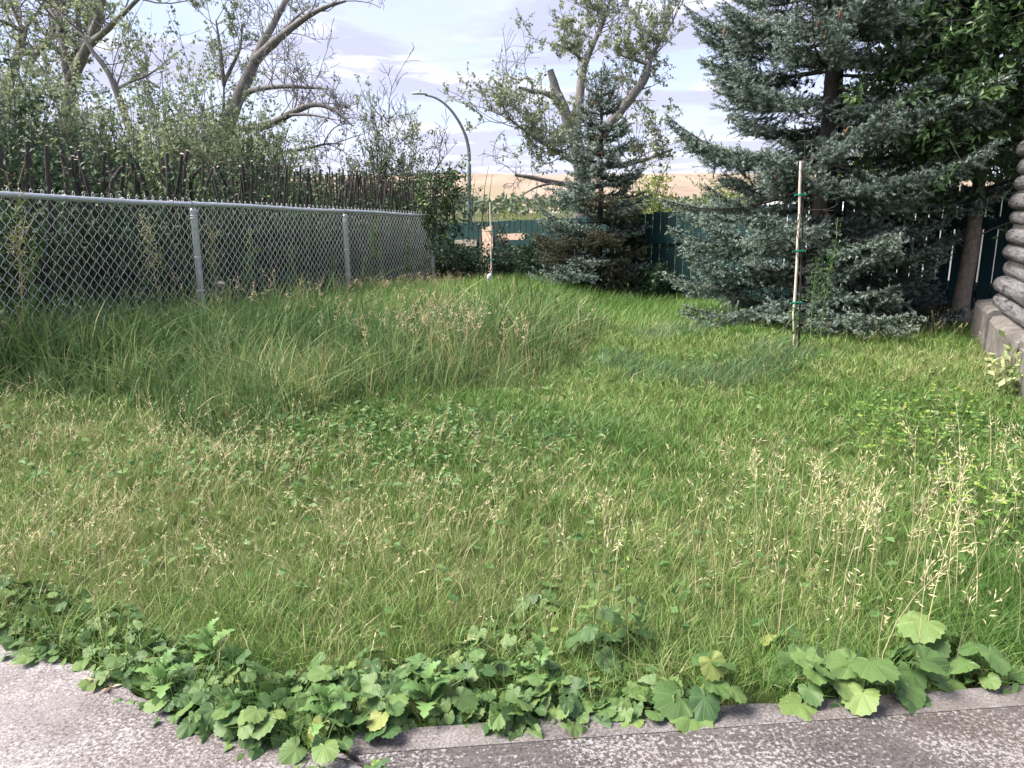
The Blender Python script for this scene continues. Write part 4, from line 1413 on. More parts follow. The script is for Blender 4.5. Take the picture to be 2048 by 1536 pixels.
def spruce_branch(seed, L, mat, glauc=1.0):
    rn = np.random.default_rng(seed)
    acc = Acc()
    n = 9
    t = np.linspace(0, 1, n)
    ph = rn.uniform(-0.06, 0.06)
    q = np.stack((L * t, L * ph * np.sin(t * 3), L * (-0.10 * np.sin(t * math.pi * 0.8) + 0.13 * t ** 3)), -1)
    V, F = tube(q, np.linspace(0.007 + 0.008 * L, 0.003, n), 5)
    acc.add(V, F, 0.0, 1)
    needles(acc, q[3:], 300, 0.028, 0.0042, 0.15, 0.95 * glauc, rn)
    ns = int(L / 0.055)
    for k in range(ns):
        tk = 0.16 + 0.82 * k / ns
        for sgn in (-1, 1):
            if rn.random() < 0.12:
                continue
            p = np.array([np.interp(tk, t, q[:, j]) for j in range(3)])
            ll = max(0.10, min(0.50, 0.50 * (L * (1.06 - tk)) ** 0.8 * min(1, tk * 3.2))) * rn.uniform(0.7, 1.15)
            ang = R(rn.uniform(38, 62)) * sgn
            d = np.array((math.cos(ang), math.sin(ang), rn.normal(0.02, 0.10)))
            m = 5
            e = p + d * (ll * np.linspace(0, 1, m))[:, None]
            e[:, 2] += ll * (-0.16 * np.sin(np.linspace(0, math.pi, m)) + rn.normal(0, 0.04))
            V, F = tube(e, np.linspace(0.004, 0.002, m), 3)
            acc.add(V, F, 0.0, 1)
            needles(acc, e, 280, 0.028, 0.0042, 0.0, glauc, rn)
            for kk in range(int(ll / 0.07)):
                tt_ = rn.uniform(0.25, 0.95)
                pp_ = p + d * ll * tt_
                pp_[2] += ll * -0.16 * math.sin(tt_ * math.pi)
                a2 = ang + R(rn.uniform(35, 60)) * (1 if kk % 2 else -1)
                d2 = np.array((math.cos(a2), math.sin(a2), rn.normal(0.08, 0.38)))
                l2 = min(0.16, ll * 0.45) * rn.uniform(0.7, 1.2)
                e2 = pp_ + d2 * (l2 * np.linspace(0, 1, 3))[:, None]
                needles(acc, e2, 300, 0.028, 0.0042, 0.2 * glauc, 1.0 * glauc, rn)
    return acc.mesh('spruce_branch', [mat, M['bark_d']])


LENS = (0.35, 0.7, 1.05, 1.45, 1.8)
sb = {L: [spruce_branch(200 + i * 7 + int(L * 100), L, M['needle']) for i in range(2)] for L in LENS}
sbb = {L: [spruce_branch(400 + int(L * 100), L, M['needle_b'], 0.8)] for L in LENS[:4]}
a = Acc()
V, F = tube([(0, 0, 0), (0, 0, -0.015), (0, 0, -0.045), (0, 0, -0.075), (0, 0, -0.085)], [0.004, 0.012, 0.014, 0.010, 0.002], 7)
a.add(V, F)
cone_me = a.mesh('cone', [M['cone']], True)


def spruce(label, base, H, prof, dz, per, trunk_r, cones, brown=None, seed=5, z0=0.12):
    rn = np.random.default_rng(seed)
    root = thing('blue_spruce', label, 'spruce tree', tuple(float(q) for q in base), 'blue spruces in front of the green fence')
    ac = Acc()
    z = np.linspace(-0.2, H, 16)
    V, F = tube(np.stack((0.03 * np.sin(z), 0.02 * np.cos(z * 1.3), z), -1), trunk_r * (1 - np.clip(z, 0, H) / H) ** 0.8 + 0.008, 10)
    ac.add(V, F)
    ac.build('trunk', M['bark_d'], root, True)
    z = z0
    nb = 0
    while z < H - 0.10 and nb < 292:
        rmax = float(np.interp(z / H, *zip(*prof)))
        k = per if rmax > 0.3 else 4
        a0 = rn.uniform(0, 6.28)
        for j in range(k):
            if rn.random() < 0.06 or nb >= 292:
                continue
            L = rmax * rn.uniform(0.74, 1.16)
            base_L = min(LENS, key=lambda q: abs(q - L))
            sc = L / base_L
            az = a0 + j * 6.283 / k + rn.normal(0, 0.22)
            zz_ = z + rn.uniform(-0.28, 0.28) * dz
            up = np.interp(zz_ / H, [0, 0.25, 0.6, 0.9, 1], [-0.10, 0.02, 0.18, 0.6, 0.95]) + rn.normal(0, 0.10)
            isb = brown is not None and brown[0] < zz_ < brown[1] and rn.random() < brown[2] and base_L in sbb
            me = sbb[base_L][0] if isb else sb[base_L][int(rn.integers(2))]
            o = inst('branch', me, root, (0, 0, zz_), (rn.normal(0, 0.25), -up, az), (sc, sc * rn.uniform(0.9, 1.1), sc))
            nb += 1
            if cones and zz_ > cones[0] and rn.random() < cones[1]:
                rr = L * rn.uniform(0.55, 0.95)
                for _ in range(int(rn.integers(1, 4))):
                    aa = az + rn.normal(0, 0.12)
                    inst('cone', cone_me, root, (rr * math.cos(aa) * math.cos(up), rr * math.sin(aa) * math.cos(up), zz_ + rr * math.sin(up) - 0.05 + rn.normal(0, 0.03)), (rn.normal(0, 0.3), rn.normal(0, 0.3), 0))
                    rr = L * rn.uniform(0.55, 0.95)
        z += dz * (1.0 if rmax > 0.4 else 0.8)
    # leader
    o = inst('branch', sb[0.35][0], root, (0, 0, H - 0.28), (0, -1.5, 0), (1, 1, 1))
    return root


bx_, by_ = 3.58, 9.15
spruce('tall broad blue spruce behind the right wooden stake', (bx_, by_, zg1(bx_, by_)), 7.6,
       [(0, 1.55), (0.10, 1.85), (0.25, 1.80), (0.42, 1.62), (0.6, 1.15), (0.8, 0.6), (1.0, 0.12)], 0.30, 7, 0.13, (1.6, 0.35), (0.3, 1.6, 0.12), 5)
mx_, my_ = 1.36, 12.4
spruce('smaller browning blue spruce in the middle with a pointed top', (mx_, my_, zg1(mx_, my_)), 3.56,
       [(0, 0.85), (0.12, 1.05), (0.35, 0.92), (0.55, 0.66), (0.72, 0.44), (0.88, 0.30), (1.0, 0.12)], 0.17, 7, 0.06, (2.0, 0.30), (0.25, 1.5, 0.55), 9)

# ================================================================== ash tree at the right
ab = np.array((5.03, 8.6, 0.0))
ab[2] = zg1(ab[0], ab[1])
T = Tree('ash_tree', 'ash tree with a straight brown trunk and dark crown at upper right', ab, M['bark_s'], M['ash'])
a = np.array
tk_ = T.limb([ab - (0, 0, 0.15), ab + (0.0, 0, 0.03), ab + (0.0, 0, 0.35), ab + (0.04, 0.0, 0.9), ab + (0.03, 0.02, 1.5), ab + (0.05, 0.05, 2.3), ab + (0.02, 0.1, 3.3), ab + (0.1, 0.1, 4.6)], 0.112, 0.055, 14)
V, F = tube([(0, 0, -0.05), (0, 0, 0.05), (0, 0, 0.18)], [0.165, 0.135, 0.105], 14)
T.wood.add(V, F)
subs = []
for k in range(34):
    z = rng.uniform(1.75, 4.6)
    az = rng.uniform(0, 6.28)
    L = rng.uniform(1.2, 2.3) * (0.62 if math.cos(az) < -0.2 else 1.0)
    end = np.array((math.cos(az) * L, math.sin(az) * L * 0.8, z + rng.uniform(-0.3, 0.9)))
    q = T.limb(bezline(ab + (0.04, 0.03, z - 0.35), ab + end, 0.06, 5, 0.03), 0.03, 0.010, 6, T.twig)
    subs.append(q)
for q in subs:
    T.twigs(q, 15, 0.75, 0.008, 1.0, (0.085, 0.038), 2, -0.05, 0.9, 19, (0.10, 1.0), 0.3, (0.1, 0.8))
for z in (1.35, 1.55, 1.0):                       # thin shoots low on the trunk
    q = bezline(ab + (0.09, -0.05, z), ab + (0.55, -0.25, z + 0.25), 0.03, 4, 0.02)
    T.limb(q, 0.009, 0.004, 4)
    T.twigs(q, 5, 0.3, 0.004, 1.0, (0.07, 0.032), 1, -0.1, 0.9, 14)
T.done()
T = Tree('ash_tree', 'dense dark tree beyond the fence behind the ash crown', (6.9, 10.9, zg1(6.9, 10.9)), M['bark_d'], M['ash'])
T.limb(bezline(T.base, T.base + (0.1, 0.1, 5.0), 0, 6, 0.01), 0.14, 0.05, 8)
for k in range(26):
    az, L, z = rng.uniform(0, 6.28), rng.uniform(0.9, 2.5), rng.uniform(1.2, 4.8)
    q = T.limb(bezline(T.base + (0.05, 0.05, z), T.base + (math.cos(az) * L, math.sin(az) * L * 0.7, z + rng.uniform(-0.2, 0.8)), 0.05, 5, 0.03), 0.03, 0.01, 5)
    T.twigs(q, 12, 0.8, 0.008, 1.0, (0.11, 0.055), 2, -0.05, 0.9, 16, (0.15, 1.0), 0.3, (0.0, 0.6))
T.done()
# ================================================================== grass
EDX = np.array([q[0] for q in ledge] + [-0.47, 4.4])
EDY = np.array([q[1] for q in ledge] + [1.975, 2.50])
edgeY = lambda x: np.interp(x, EDX, EDY)
YF = lambda x: np.interp(x, [-4.6, -3.2, -2.1, -1.6, -1.15, -0.75, -0.1, 0.5, 0.9, 1.2, 1.5, 1.9], [4.7, 4.8, 4.6, 4.4, 4.75, 5.3, 5.6, 6.4, 7.6, 9.2, 11.0, 16.0])


def inside(x, y, fence_off=0.35):
    f = (x - FA[0]) * -FD[1] + (y - FA[1]) * FD[0]            # positive: beyond the chain link
    g = (x - GA[0]) * GN[0] + (y - GA[1]) * GN[1]
    ht = (x - hc[0]) * LDv[0] + (y - hc[1]) * LDv[1]
    ho = (x - hc[0]) * LNv[0] + (y - hc[1]) * LNv[1]
    return (f < fence_off) & (g > 0.05) & ((ht < -0.36) | (ho > 0.235)) & (y > edgeY(x) + 0.012)


def scatter(dens, y0, y1, x0=None, x1=None, fence_off=0.35):
    """Random points with dens(x, y) per square metre."""
    out = []
    st = 0.25
    for ys in np.arange(y0, y1, st):
        a0 = -0.76 * ys - 0.7 if x0 is None else x0
        a1 = 0.76 * ys + 0.7 if x1 is None else x1
        dm = float(np.max(dens(np.linspace(a0, a1, 60), np.full(60, ys + st / 2)))) * 1.15
        n = rng.poisson(max(dm, 0) * (a1 - a0) * st)
        if n == 0:
            continue
        x, y = rng.uniform(a0, a1, n), rng.uniform(ys, ys + st, n)
        k = (rng.random(n) * dm < dens(x, y)) & inside(x, y, fence_off)
        out.append(np.stack((x[k], y[k]), -1))
    xy = np.concatenate(out)
    return np.c_[xy, zg(xy[:, 0], xy[:, 1])]


def gau(x, y, cx, cyy, rx, ry):
    return np.exp(-((x - cx) / rx) ** 2 - ((y - cyy) / ry) ** 2)


lod = lambda y: np.maximum(y, 2.0) ** -1.2
w_tall = lambda x, y: sstep(-0.25, 0.60, y + 0.26 * wob(x, y, 1.6, 1) + 0.20 * wob(x, y, 4.7, 6) - YF(x)) * (x < 2.2)
w_dry = lambda x, y: np.clip(gau(x, y, -1.3, 3.3, 1.5, 0.85) + 0.8 * gau(x, y, -2.9, 4.3, 1.0, 0.6) + 0.9 * gau(x, y, 1.75, 7.5, 0.75, 0.55) + 0.55 * gau(x, y, 3.2, 6.2, 1.2, 0.7)
                          + 0.30 * gau(x, y, 0.4, 2.9, 0.8, 0.5) + 0.06 + 0.20 * wob(x, y, 1.4, 5), 0, 1)
BL = [(0.95, 6.7), (1.15, 6.3), (1.5, 6.12), (1.85, 6.2), (2.15, 6.4), (2.4, 6.75), (2.5, 7.15), (1.5, 8.0), (1.9, 8.4), (0.35, 4.75), (-0.2, 4.95), (0.75, 4.9)]
w_blue = lambda x, y: np.clip(sum((1.0 if k < 9 else 0.55) * gau(x, y, c[0], c[1], 0.30, 0.26) for k, c in enumerate(BL)), 0, 1)
w_mound = lambda x, y: sstep(7.6, 9.3, y - 0.3 * x) * (y > 7)

MID = 0.0


def comb(x, y, n, amt=0.9):
    return 2.4 * wob(x, y, 0.55, 3) + 1.2 * wob(x, y, 1.7, 8) + rng.normal(0, amt, n)


def tufts(c, k, spread):
    """Turn tuft centres into blades: k per tuft, leaning outwards, with a shared hue and height."""
    n = len(c)
    off = rng.normal(0, 1, (n, k, 2)) * (spread * np.maximum(1, c[:, 1] / 4.0))[:, None, None]
    xy = (c[:, None, :2] + off).reshape(-1, 2)
    az = np.arctan2(off[..., 1], off[..., 0]).ravel()
    ok = inside(xy[:, 0], xy[:, 1])
    hue = np.repeat(rng.normal(0, 0.15, n), k)
    hf = np.repeat(rng.uniform(0.55, 1.35, n), k)
    p_ = np.c_[xy, zg(xy[:, 0], xy[:, 1])]
    return p_[ok], az[ok], hue[ok], hf[ok]


# --- short lawn
p = scatter(lambda x, y: 30000 / 12 * lod(y) * (1 - w_tall(x, y)) * (1 - 0.45 * w_blue(x, y)) * (1 - 0.55 * w_dry(x, y)), 1.9, 12.5)
p, taz, thue, thf = tufts(p, 12, 0.020)
n = len(p)
x, y = p[:, 0], p[:, 1]
cl_ = 0.5 + 0.5 * wob(x, y, 2.3, 4)
lush = sstep(2.0, 3.0, x) * (1 - sstep(3.2, 4.2, y)) + gau(x, y, 2.3, 2.6, 0.9, 0.45)
H = (0.062 + 0.055 * cl_ + 0.09 * np.clip(lush, 0, 1)) * rng.uniform(0.6, 1.2, n) * thf
A1 = Acc()
blades(A1, p, H, 0.0032 * np.maximum(1, y / 3.0) * rng.uniform(0.7, 1.3, n), taz + rng.normal(0, 0.7, n), rng.uniform(0.15, 1.1, n),
       np.clip(0.42 + thue + 0.20 * wob(x, y, 1.1, 6) + 0.16 * w_dry(x, y) + rng.normal(0, 0.22, n) - 0.1 * np.clip(lush, 0, 1), 0, 1), 2)
o = A1.build('lawn_grass', M['lawn'], kind='stuff')
tag(o, 'short uneven green lawn grass covering the yard', 'grass')

p = scatter(lambda x, y: 900 * np.exp(-np.clip(y - edgeY(x), 0, 9) / 0.22), 1.9, 3.6)
n = len(p)
A1b = Acc()
blades(A1b, p, rng.uniform(0.09, 0.22, n), 0.0032 * rng.uniform(0.7, 1.4, n), rng.uniform(0, 6.28, n), rng.uniform(0.1, 0.9, n), np.clip(rng.normal(0.45, 0.25, n), 0, 1), 3)
o = A1b.build('edge_grass', M['lawn'], kind='stuff')
tag(o, 'longer grass blades poking through the weeds at the concrete edge', 'grass')

# --- dry yellowing lawn
p = scatter(lambda x, y: 19000 / 10 * lod(y) * (1 - w_tall(x, y)) * (1 - 0.8 * w_blue(x, y)) * w_dry(x, y), 2.0, 12.0)
p, taz, thue, thf = tufts(p, 10, 0.024)
n = len(p)
x, y = p[:, 0], p[:, 1]
A2 = Acc()
blades(A2, p, (0.085 + 0.05 * wob(x, y, 2.0, 7) * 0.5) * rng.uniform(0.6, 1.3, n) * thf, 0.0026 * np.maximum(1, y / 3.0) * rng.uniform(0.7, 1.3, n), taz + rng.normal(0, 0.8, n), rng.uniform(0.2, 1.1, n),
       np.clip(0.40 + thue + 0.22 * wob(x, y, 1.6, 2) + rng.normal(0, 0.24, n), 0, 1), 2)
o = A2.build('dry_grass', M['dry'], kind='stuff')
tag(o, 'dry yellowing thin grass in the left foreground', 'grass')

# --- tall unmown grass
p = scatter(lambda x, y: 11500 / 9 * lod(y) * w_tall(x, y) * (1 - 0.85 * w_mound(x, y)), 4.0, 11.5)
p, taz, thue, thf = tufts(p, 9, 0.030)
n = len(p)
x, y = p[:, 0], p[:, 1]
grow_ = sstep(-0.15, 1.0, y - YF(x)) * (1 - 0.55 * sstep(0.1, 0.9, x))
H = (0.17 + 0.25 * grow_ + 0.10 * wob(x, y, 2.1, 3)) * rng.uniform(0.6, 1.2, n) * (0.3 + 0.7 * thf)
A3 = Acc()
blades(A3, p, H, (0.0075 + 0.0028 * wob(x, y, 1.2, 9)) * np.maximum(1, y / 6.0) * rng.uniform(0.6, 1.4, n), np.where(rng.random(n) < 0.75, taz, comb(x, y, n, 1.5)), np.where(rng.random(n) < 0.72, rng.uniform(0.03, 0.6, n), rng.uniform(0.8, 1.7, n)),
       np.clip(0.46 + 1.2 * thue + 0.22 * wob(x, y, 0.8, 2) + rng.normal(0, 0.2, n), 0, 1), 3)
o = A3.build('tall_grass', M['tall'], kind='stuff')
tag(o, 'tall dark unmown grass in front of the chain link fence', 'grass')

# --- bluish clumps
p = scatter(lambda x, y: 13000 * lod(y) * w_blue(x, y) ** 1.3, 4.2, 9.2)
n = len(p)
x, y = p[:, 0], p[:, 1]
A4 = Acc()
blades(A4, p, (0.17 - 0.06 * (y < 5.4)) * rng.uniform(0.4, 1.25, n), 0.0034 * np.maximum(1, y / 4.0) * rng.uniform(0.7, 1.3, n), comb(x, y, n, 1.0), rng.uniform(0.2, 1.1, n), np.clip(rng.normal(0.5, 0.25, n), 0, 1), 3)
o = A4.build('bluish_grass', M['blue'], kind='stuff')
tag(o, 'blue green grass clumps curving left of the right stake', 'grass')

# --- fresh green grass on the rise at the back
p = scatter(lambda x, y: 14500 * lod(y) * w_mound(x, y) * (0.6 + 0.4 * sstep(0.9, -0.4, (x - 1.0) * 0.8 - (y - 9.5) * 0.1)), 7.2, 15.2)
n = len(p)
x, y = p[:, 0], p[:, 1]
A5 = Acc()
H = (0.17 + 0.20 * gau(x, y, 0.2, 12.2, 1.7, 1.8) + 0.10 * gau(x, y, -1.5, 9.5, 1.5, 2.0)) * rng.uniform(0.6, 1.35, n)
blades(A5, p, H, 0.0068 * np.maximum(1, y / 9.0) * rng.uniform(0.7, 1.3, n), comb(x, y, n, 1.0), rng.uniform(0.1, 0.8, n), np.clip(0.45 + 0.25 * wob(x, y, 0.9, 3) + 0.2 * gau(x, y, -1.4, 10.5, 1.2, 1.4) + rng.normal(0, 0.2, n), 0, 1), 2)
o = A5.build('fresh_grass', M['mound'], kind='stuff')
tag(o, 'bright fresh green grass on the rise before the middle spruce', 'grass')


# ------------------------------------------------------------------ seed stalks
def stalks(p, H, lean, az, stemw, nsp, spl, spw, span, acc, spread=0.8, droop=0.2, pedicel=0.012, stem_rnd=(0.0, 0.7)):
    n = len(p)
    ts = np.linspace(0, 1, 5)
    Ld = np.stack((np.cos(az), np.sin(az), np.zeros(n)), -1)

    def at(t):
        c = p + (lean * H * t ** 2)[:, None] * Ld
        c[:, 2] += H * (t - droop * lean * t ** 3)
        return c
    fa = rng.uniform(0, 6.28, n)
    S = np.stack((np.cos(fa), np.sin(fa), np.zeros(n)), -1)
    rows = []
    for t in ts:
        c = at(np.full(n, t))
        w = stemw * (1 - 0.55 * t) * 0.5
        w = np.broadcast_to(w, (n,))[:, None]
        rows += [c - S * w, c + S * w]
    V = np.stack(rows, 1)
    i = np.arange(n)[:, None] * V.shape[1]
    acc.add(V.reshape(-1, 3), np.concatenate([i + np.array([[2 * k, 2 * k + 1, 2 * k + 3, 2 * k + 2]]) for k in range(4)]), np.repeat(rng.uniform(*stem_rnd, n), V.shape[1]))
    for _ in range(nsp):
        t = rng.uniform(1 - span, 1.02, n)
        c = at(t)
        d0 = unit(at(np.minimum(t + 0.03, 1.05)) - at(t - 0.03))
        d = unit(d0 * 0.9 + rng.normal(0, spread * 0.6, (n, 3)) + np.array((0, 0, -0.25 * spread)))
        off = d * (pedicel * rng.random(n))[:, None]
        leafquads(acc, c + off, d, spl * rng.uniform(0.6, 1.3, n), spw, np.clip(rng.normal(0.6, 0.25, n), 0, 1), 0.2)


def grass_heads(name, label, p, Hr, lean, mat, cat='grass', **kw):
    acc = Acc()
    n = len(p)
    stalks(p, rng.uniform(*Hr, n) * (1 + 0.12 * wob(p[:, 0], p[:, 1], 2.0, 4)), rng.uniform(*lean, n), comb(p[:, 0], p[:, 1], n, 1.3), acc=acc, **kw)
    o = acc.build(name, mat, kind='stuff')
    return tag(o, label, cat)


p = scatter(lambda x, y: 135 * np.clip(gau(x, y, 1.45, 2.75, 0.75, 0.5) * 1.3 + 0.5 * gau(x, y, 0.75, 2.7, 0.4, 0.4) + 0.5 * gau(x, y, 2.2, 3.2, 0.5, 0.6), 0, 1.2) * (0.3 + 1.6 * sstep(0.0, 0.6, wob(x, y, 3.2, 7))), 2.2, 4.6, 0.2, 3.2)
grass_heads('brome_stalks', 'tall straw coloured seed stalks in the right foreground', p, (0.32, 0.62), (0.03, 0.4), M['straw'], stemw=0.0030, nsp=14, spl=0.026, spw=0.0048, span=0.34, pedicel=0.03)
p = scatter(lambda x, y: 26 * np.clip(gau(x, y, 1.2, 2.5, 1.1, 0.35), 0, 1) + 8 * gau(x, y, 2.6, 6.3, 1.4, 1.2), 2.1, 7.5, 0.0, 4.6)
grass_heads('green_stalks', 'thin green flowering grass stalks among the straw coloured ones', p, (0.25, 0.5), (0.1, 0.7), M['dry'], stemw=0.0026, nsp=7, spl=0.02, spw=0.004, span=0.3, pedicel=0.02)
p = scatter(lambda x, y: 520 * np.clip(gau(x, y, -1.3, 3.35, 1.35, 0.8) + 0.5 * gau(x, y, -0.6, 4.0, 0.8, 0.5) + 0.6 * gau(x, y, -2.6, 4.2, 0.8, 0.5), 0, 1) * (0.35 + 0.65 * sstep(-0.2, 0.5, wob(x, y, 2.6, 3))), 2.2, 5.4)
grass_heads('dry_seed_stalks', 'short dry yellow seed stalks in the left foreground', p, (0.12, 0.25), (0.1, 0.8), M['straw'], stemw=0.0019, nsp=6, spl=0.018, spw=0.0042, span=0.30, spread=0.45, pedicel=0.006)
p = scatter(lambda x, y: 85 * np.clip(gau(x, y, -0.5, 6.5, 1.0, 0.6) + 0.5 * gau(x, y, -1.6, 7.4, 0.7, 0.5), 0, 1) * sstep(0.0, 0.5, wob(x, y, 2.0, 9) + 0.45) * w_tall(x, y), 5.2, 9.5)
grass_heads('ripe_brome_heads', 'reddish tan seed heads standing out of the tall grass', p, (0.46, 0.66), (0.1, 0.5), M['rust'], stemw=0.003, nsp=15, spl=0.030, spw=0.0065, span=0.28, pedicel=0.02)
p = scatter(lambda x, y: 90 * np.clip(gau(x, y, -1.95, 11.2, 0.55, 0.7) + gau(x, y, -1.2, 12.9, 0.5, 0.8), 0, 1), 9.5, 14.2)
grass_heads('pink_seed_heads', 'pinkish brown seed heads at the foot of the chain link fence', p, (0.22, 0.38), (0.1, 0.5), M['rust'], stemw=0.004, nsp=12, spl=0.035, spw=0.012, span=0.5, pedicel=0.03)
p = scatter(lambda x, y: 22 * np.clip(gau(x, y, 3.9, 7.3, 1.1, 0.7) + 0.5 * gau(x, y, 3.0, 5.6, 1.4, 0.8) + 0.10, 0, 1) * (1 - w_tall(x, y)), 4.5, 9.0, 0.3, 5.2)
grass_heads('pale_seed_heads', 'scattered pale seed heads in the lawn before the big spruce', p, (0.16, 0.32), (0.05, 0.5), M['straw'], stemw=0.002, nsp=6, spl=0.022, spw=0.005, span=0.25, spread=0.4)

# --- low broad leaves in the lawn
A6 = Acc()
p = scatter(lambda x, y: 900 * np.clip(gau(x, y, -0.75, 4.55, 0.7, 0.45) + 0.5 * gau(x, y, -1.8, 3.9, 0.8, 0.3) + 0.4 * gau(x, y, 2.9, 4.6, 0.4, 0.5), 0, 1) + 55 * (1 - w_tall(x, y)), 2.2, 6.5)
n = len(p)
p[:, 2] += rng.uniform(0.03, 0.10, n)
leafquads(A6, p, unit(np.c_[rng.normal(0, 1, (n, 2)), rng.normal(0.1, 0.25, n)]), 0.05 * rng.uniform(0.5, 1.3, n), 0.032, rng.random(n), 2.0)
o = A6.build('low_weeds', M['cover'], kind='stuff')
tag(o, 'low broad-leaved weeds spreading through the middle of the lawn', 'weeds')

# ================================================================== broad-leaved weeds along the concrete
def heart_leaf(seed, teeth=11, ruff=0.05):
    g = np.random.default_rng(seed)
    N = 40
    th = np.linspace(-math.pi, math.pi, N, endpoint=False) + math.pi / N
    r = (0.60 + 0.40 * np.cos(th)) * (1 - 0.88 * np.exp(-((math.pi - np.abs(th)) / 0.36) ** 2))
    r = r + 0.26 * np.exp(-((np.abs(th) - 2.25) / 0.55) ** 2)
    r *= 1 + 0.045 * np.where(np.arange(N) % 2, 1, -1) + g.normal(0, 0.018, N)
    ph = g.uniform(0, 6.28, 3)
    fold, cup = g.uniform(0.02, 0.26), g.uniform(0.10, 0.45)

    def ring(f):
        x, y = r * f * np.cos(th), r * f * np.sin(th)
        z = fold * np.abs(y) - cup * (x ** 2 * 0.6 + y ** 2 * 0.7) + ruff * f * f * np.sin(4 * th + ph[0]) + 0.03 * f * np.sin(7 * th + ph[1])
        return np.stack((x, y, z), -1)
    V = np.concatenate(([[0, 0, 0]], ring(0.5), ring(1.0)))
    k = np.arange(N - 1)
    ac = Acc()
    ac.add(V, np.stack((1 + k, 1 + N + k, 2 + N + k, 2 + k), -1))
    ac.t.append(np.stack((np.zeros(N - 1, int), 1 + k, 2 + k), -1))
    ac.tm.append(np.zeros(N - 1, int))
    return ac.mesh('leaf', [M['weed']], True)


def lobed_leaf(seed):
    g = np.random.default_rng(seed)
    xs = np.linspace(0, 1, 13)
    w = 0.26 * np.sin(np.clip(xs * 1.02, 0, 1) * math.pi) ** 0.6 * np.where(np.arange(13) % 2, 1.25, 0.55)
    w[0], w[-1] = 0.03, 0.0
    z = 0.22 * np.sin(xs * 2.2) - 0.28 * xs ** 2
    V = np.concatenate((np.stack((xs, w, z + 0.25 * w), -1), np.stack((xs, 0 * xs, z), -1), np.stack((xs - 0.02, -w, z + 0.25 * w), -1)))
    k = np.arange(12)
    ac = Acc()
    ac.add(V, np.concatenate((np.stack((k, 13 + k, 14 + k, 1 + k), -1), np.stack((13 + k, 26 + k, 27 + k, 14 + k), -1))))
    return ac.mesh('leaf', [M['thistle']], True)


hl = [heart_leaf(700 + k) for k in range(8)]
ll_ = [lobed_leaf(720 + k) for k in range(3)]


def leaf_rot(az, pitch, roll):
    return (Matrix.Rotation(az, 3, 'Z') @ Matrix.Rotation(pitch, 3, 'Y') @ Matrix.Rotation(roll, 3, 'X')).to_euler()


def broad_weed(x, y, n, size, hgt, label, group, rad=0.10, bias=None):
    z = zg1(x, y)
    r = thing('broad_leaf_weed', label, 'weed', (x, y, z), group)
    ac = Acc()
    for k in range(n):
        az = rng.uniform(0, 6.28) if bias is None or rng.random() < 0.45 else bias + rng.normal(0, 0.8)
        d = np.array((math.cos(az), math.sin(az)))
        inner = (k / max(1, n - 1))
        rr = rad * (1.15 - 0.8 * inner) * rng.uniform(0.7, 1.2)
        hz = hgt * (0.35 + 0.75 * inner) * rng.uniform(0.75, 1.2)
        e = np.array((d[0] * rr, d[1] * rr, hz))
        q = bezline((0, 0, -0.01), e, 0.12, 5)
        V, F = tube(q, np.linspace(0.0024, 0.0016, 5), 4)
        ac.add(V, F)
        s_ = size * rng.uniform(0.55, 1.3)
        inst('leaf', hl[int(rng.integers(8))], r, tuple(e), leaf_rot(az + rng.normal(0, 0.25), rng.uniform(-0.15, 0.85), rng.normal(0, 0.38)), (s_, s_ * rng.uniform(0.72, 1.12), s_))
    ac.build('stalks', M['stem'], r, True)
    return r


regions = [  # x range, distance from the edge, count, leaves, leaf size, height, words, group
    (-2.10, -1.35, 0.02, 0.30, 28, 10, 0.030, 0.07, 'small-leaved weed at the left end of the concrete edge', 'small weeds on the left slab edge'),
    (-1.35, -0.95, 0.01, 0.22, 24, 10, 0.034, 0.075, 'weed with rounded leaves along the slanting slab edge', 'weeds on the slanting slab edge'),
    (-0.95, -0.45, 0.00, 0.28, 26, 9, 0.044, 0.10, 'weed with heart-shaped leaves at the slab corner', 'weeds at the slab corner'),
    (-0.42, 0.14, 0.01, 0.22, 26, 9, 0.048, 0.10, 'weed with large toothed leaves along the trowelled rim', 'weeds along the middle of the rim'),
    (0.14, 0.52, 0.01, 0.12, 12, 8, 0.045, 0.08, 'weed with toothed leaves right of the middle of the rim', 'weeds right of the middle of the rim'),
    (-0.20, 0.45, 0.28, 0.72, 14, 5, 0.042, 0.06, 'weed with broad leaves standing back in the dry grass', 'weeds standing back in the grass'),
]
for x0, x1, d0, d1, cnt, nlv, sz, hg, words, grp in regions:
    for k in range(cnt):
        x = x0 + (x1 - x0) * (k + rng.uniform(0.1, 0.9)) / cnt
        dd = rng.uniform(d0, d1)
        broad_weed(x, float(edgeY(x)) + dd, int(rng.integers(nlv - 2, nlv + 3)), sz, hg, words + (', hanging over the concrete' if dd < 0.1 else ', set behind the front row' if d0 < 0.2 else ''), grp, 0.075 + sz * 0.55, -1.6 if dd < 0.12 else None)
for x, dd, n_, sz, words in [(0.60, 0.06, 8, 0.065, 'weed with big crinkled leaves hanging over the rim, left of the bare stretch'),
                             (0.95, 0.20, 5, 0.063, 'weed with one round pale leaf among the straw stalks'), (0.94, 0.07, 5, 0.057, 'weed with folded leaves at the foot of the straw stalks'),
                             (1.13, 0.04, 6, 0.070, 'large-leaved weed overhanging the rim below the straw stalks'), (1.28, 0.06, 6, 0.065, 'rightmost large-leaved weed hanging over the rim'),
                             (1.42, 0.20, 5, 0.067, 'grey green round-leaved weed behind the right end of the rim'), (1.55, 0.08, 5, 0.062, 'low flat-leaved weed near the right end of the rim')]:
    broad_weed(x, float(edgeY(x)) + dd, n_ + 3, sz * 1.12, 0.14, words, 'large weeds on the right of the rim', 0.11, -1.6)


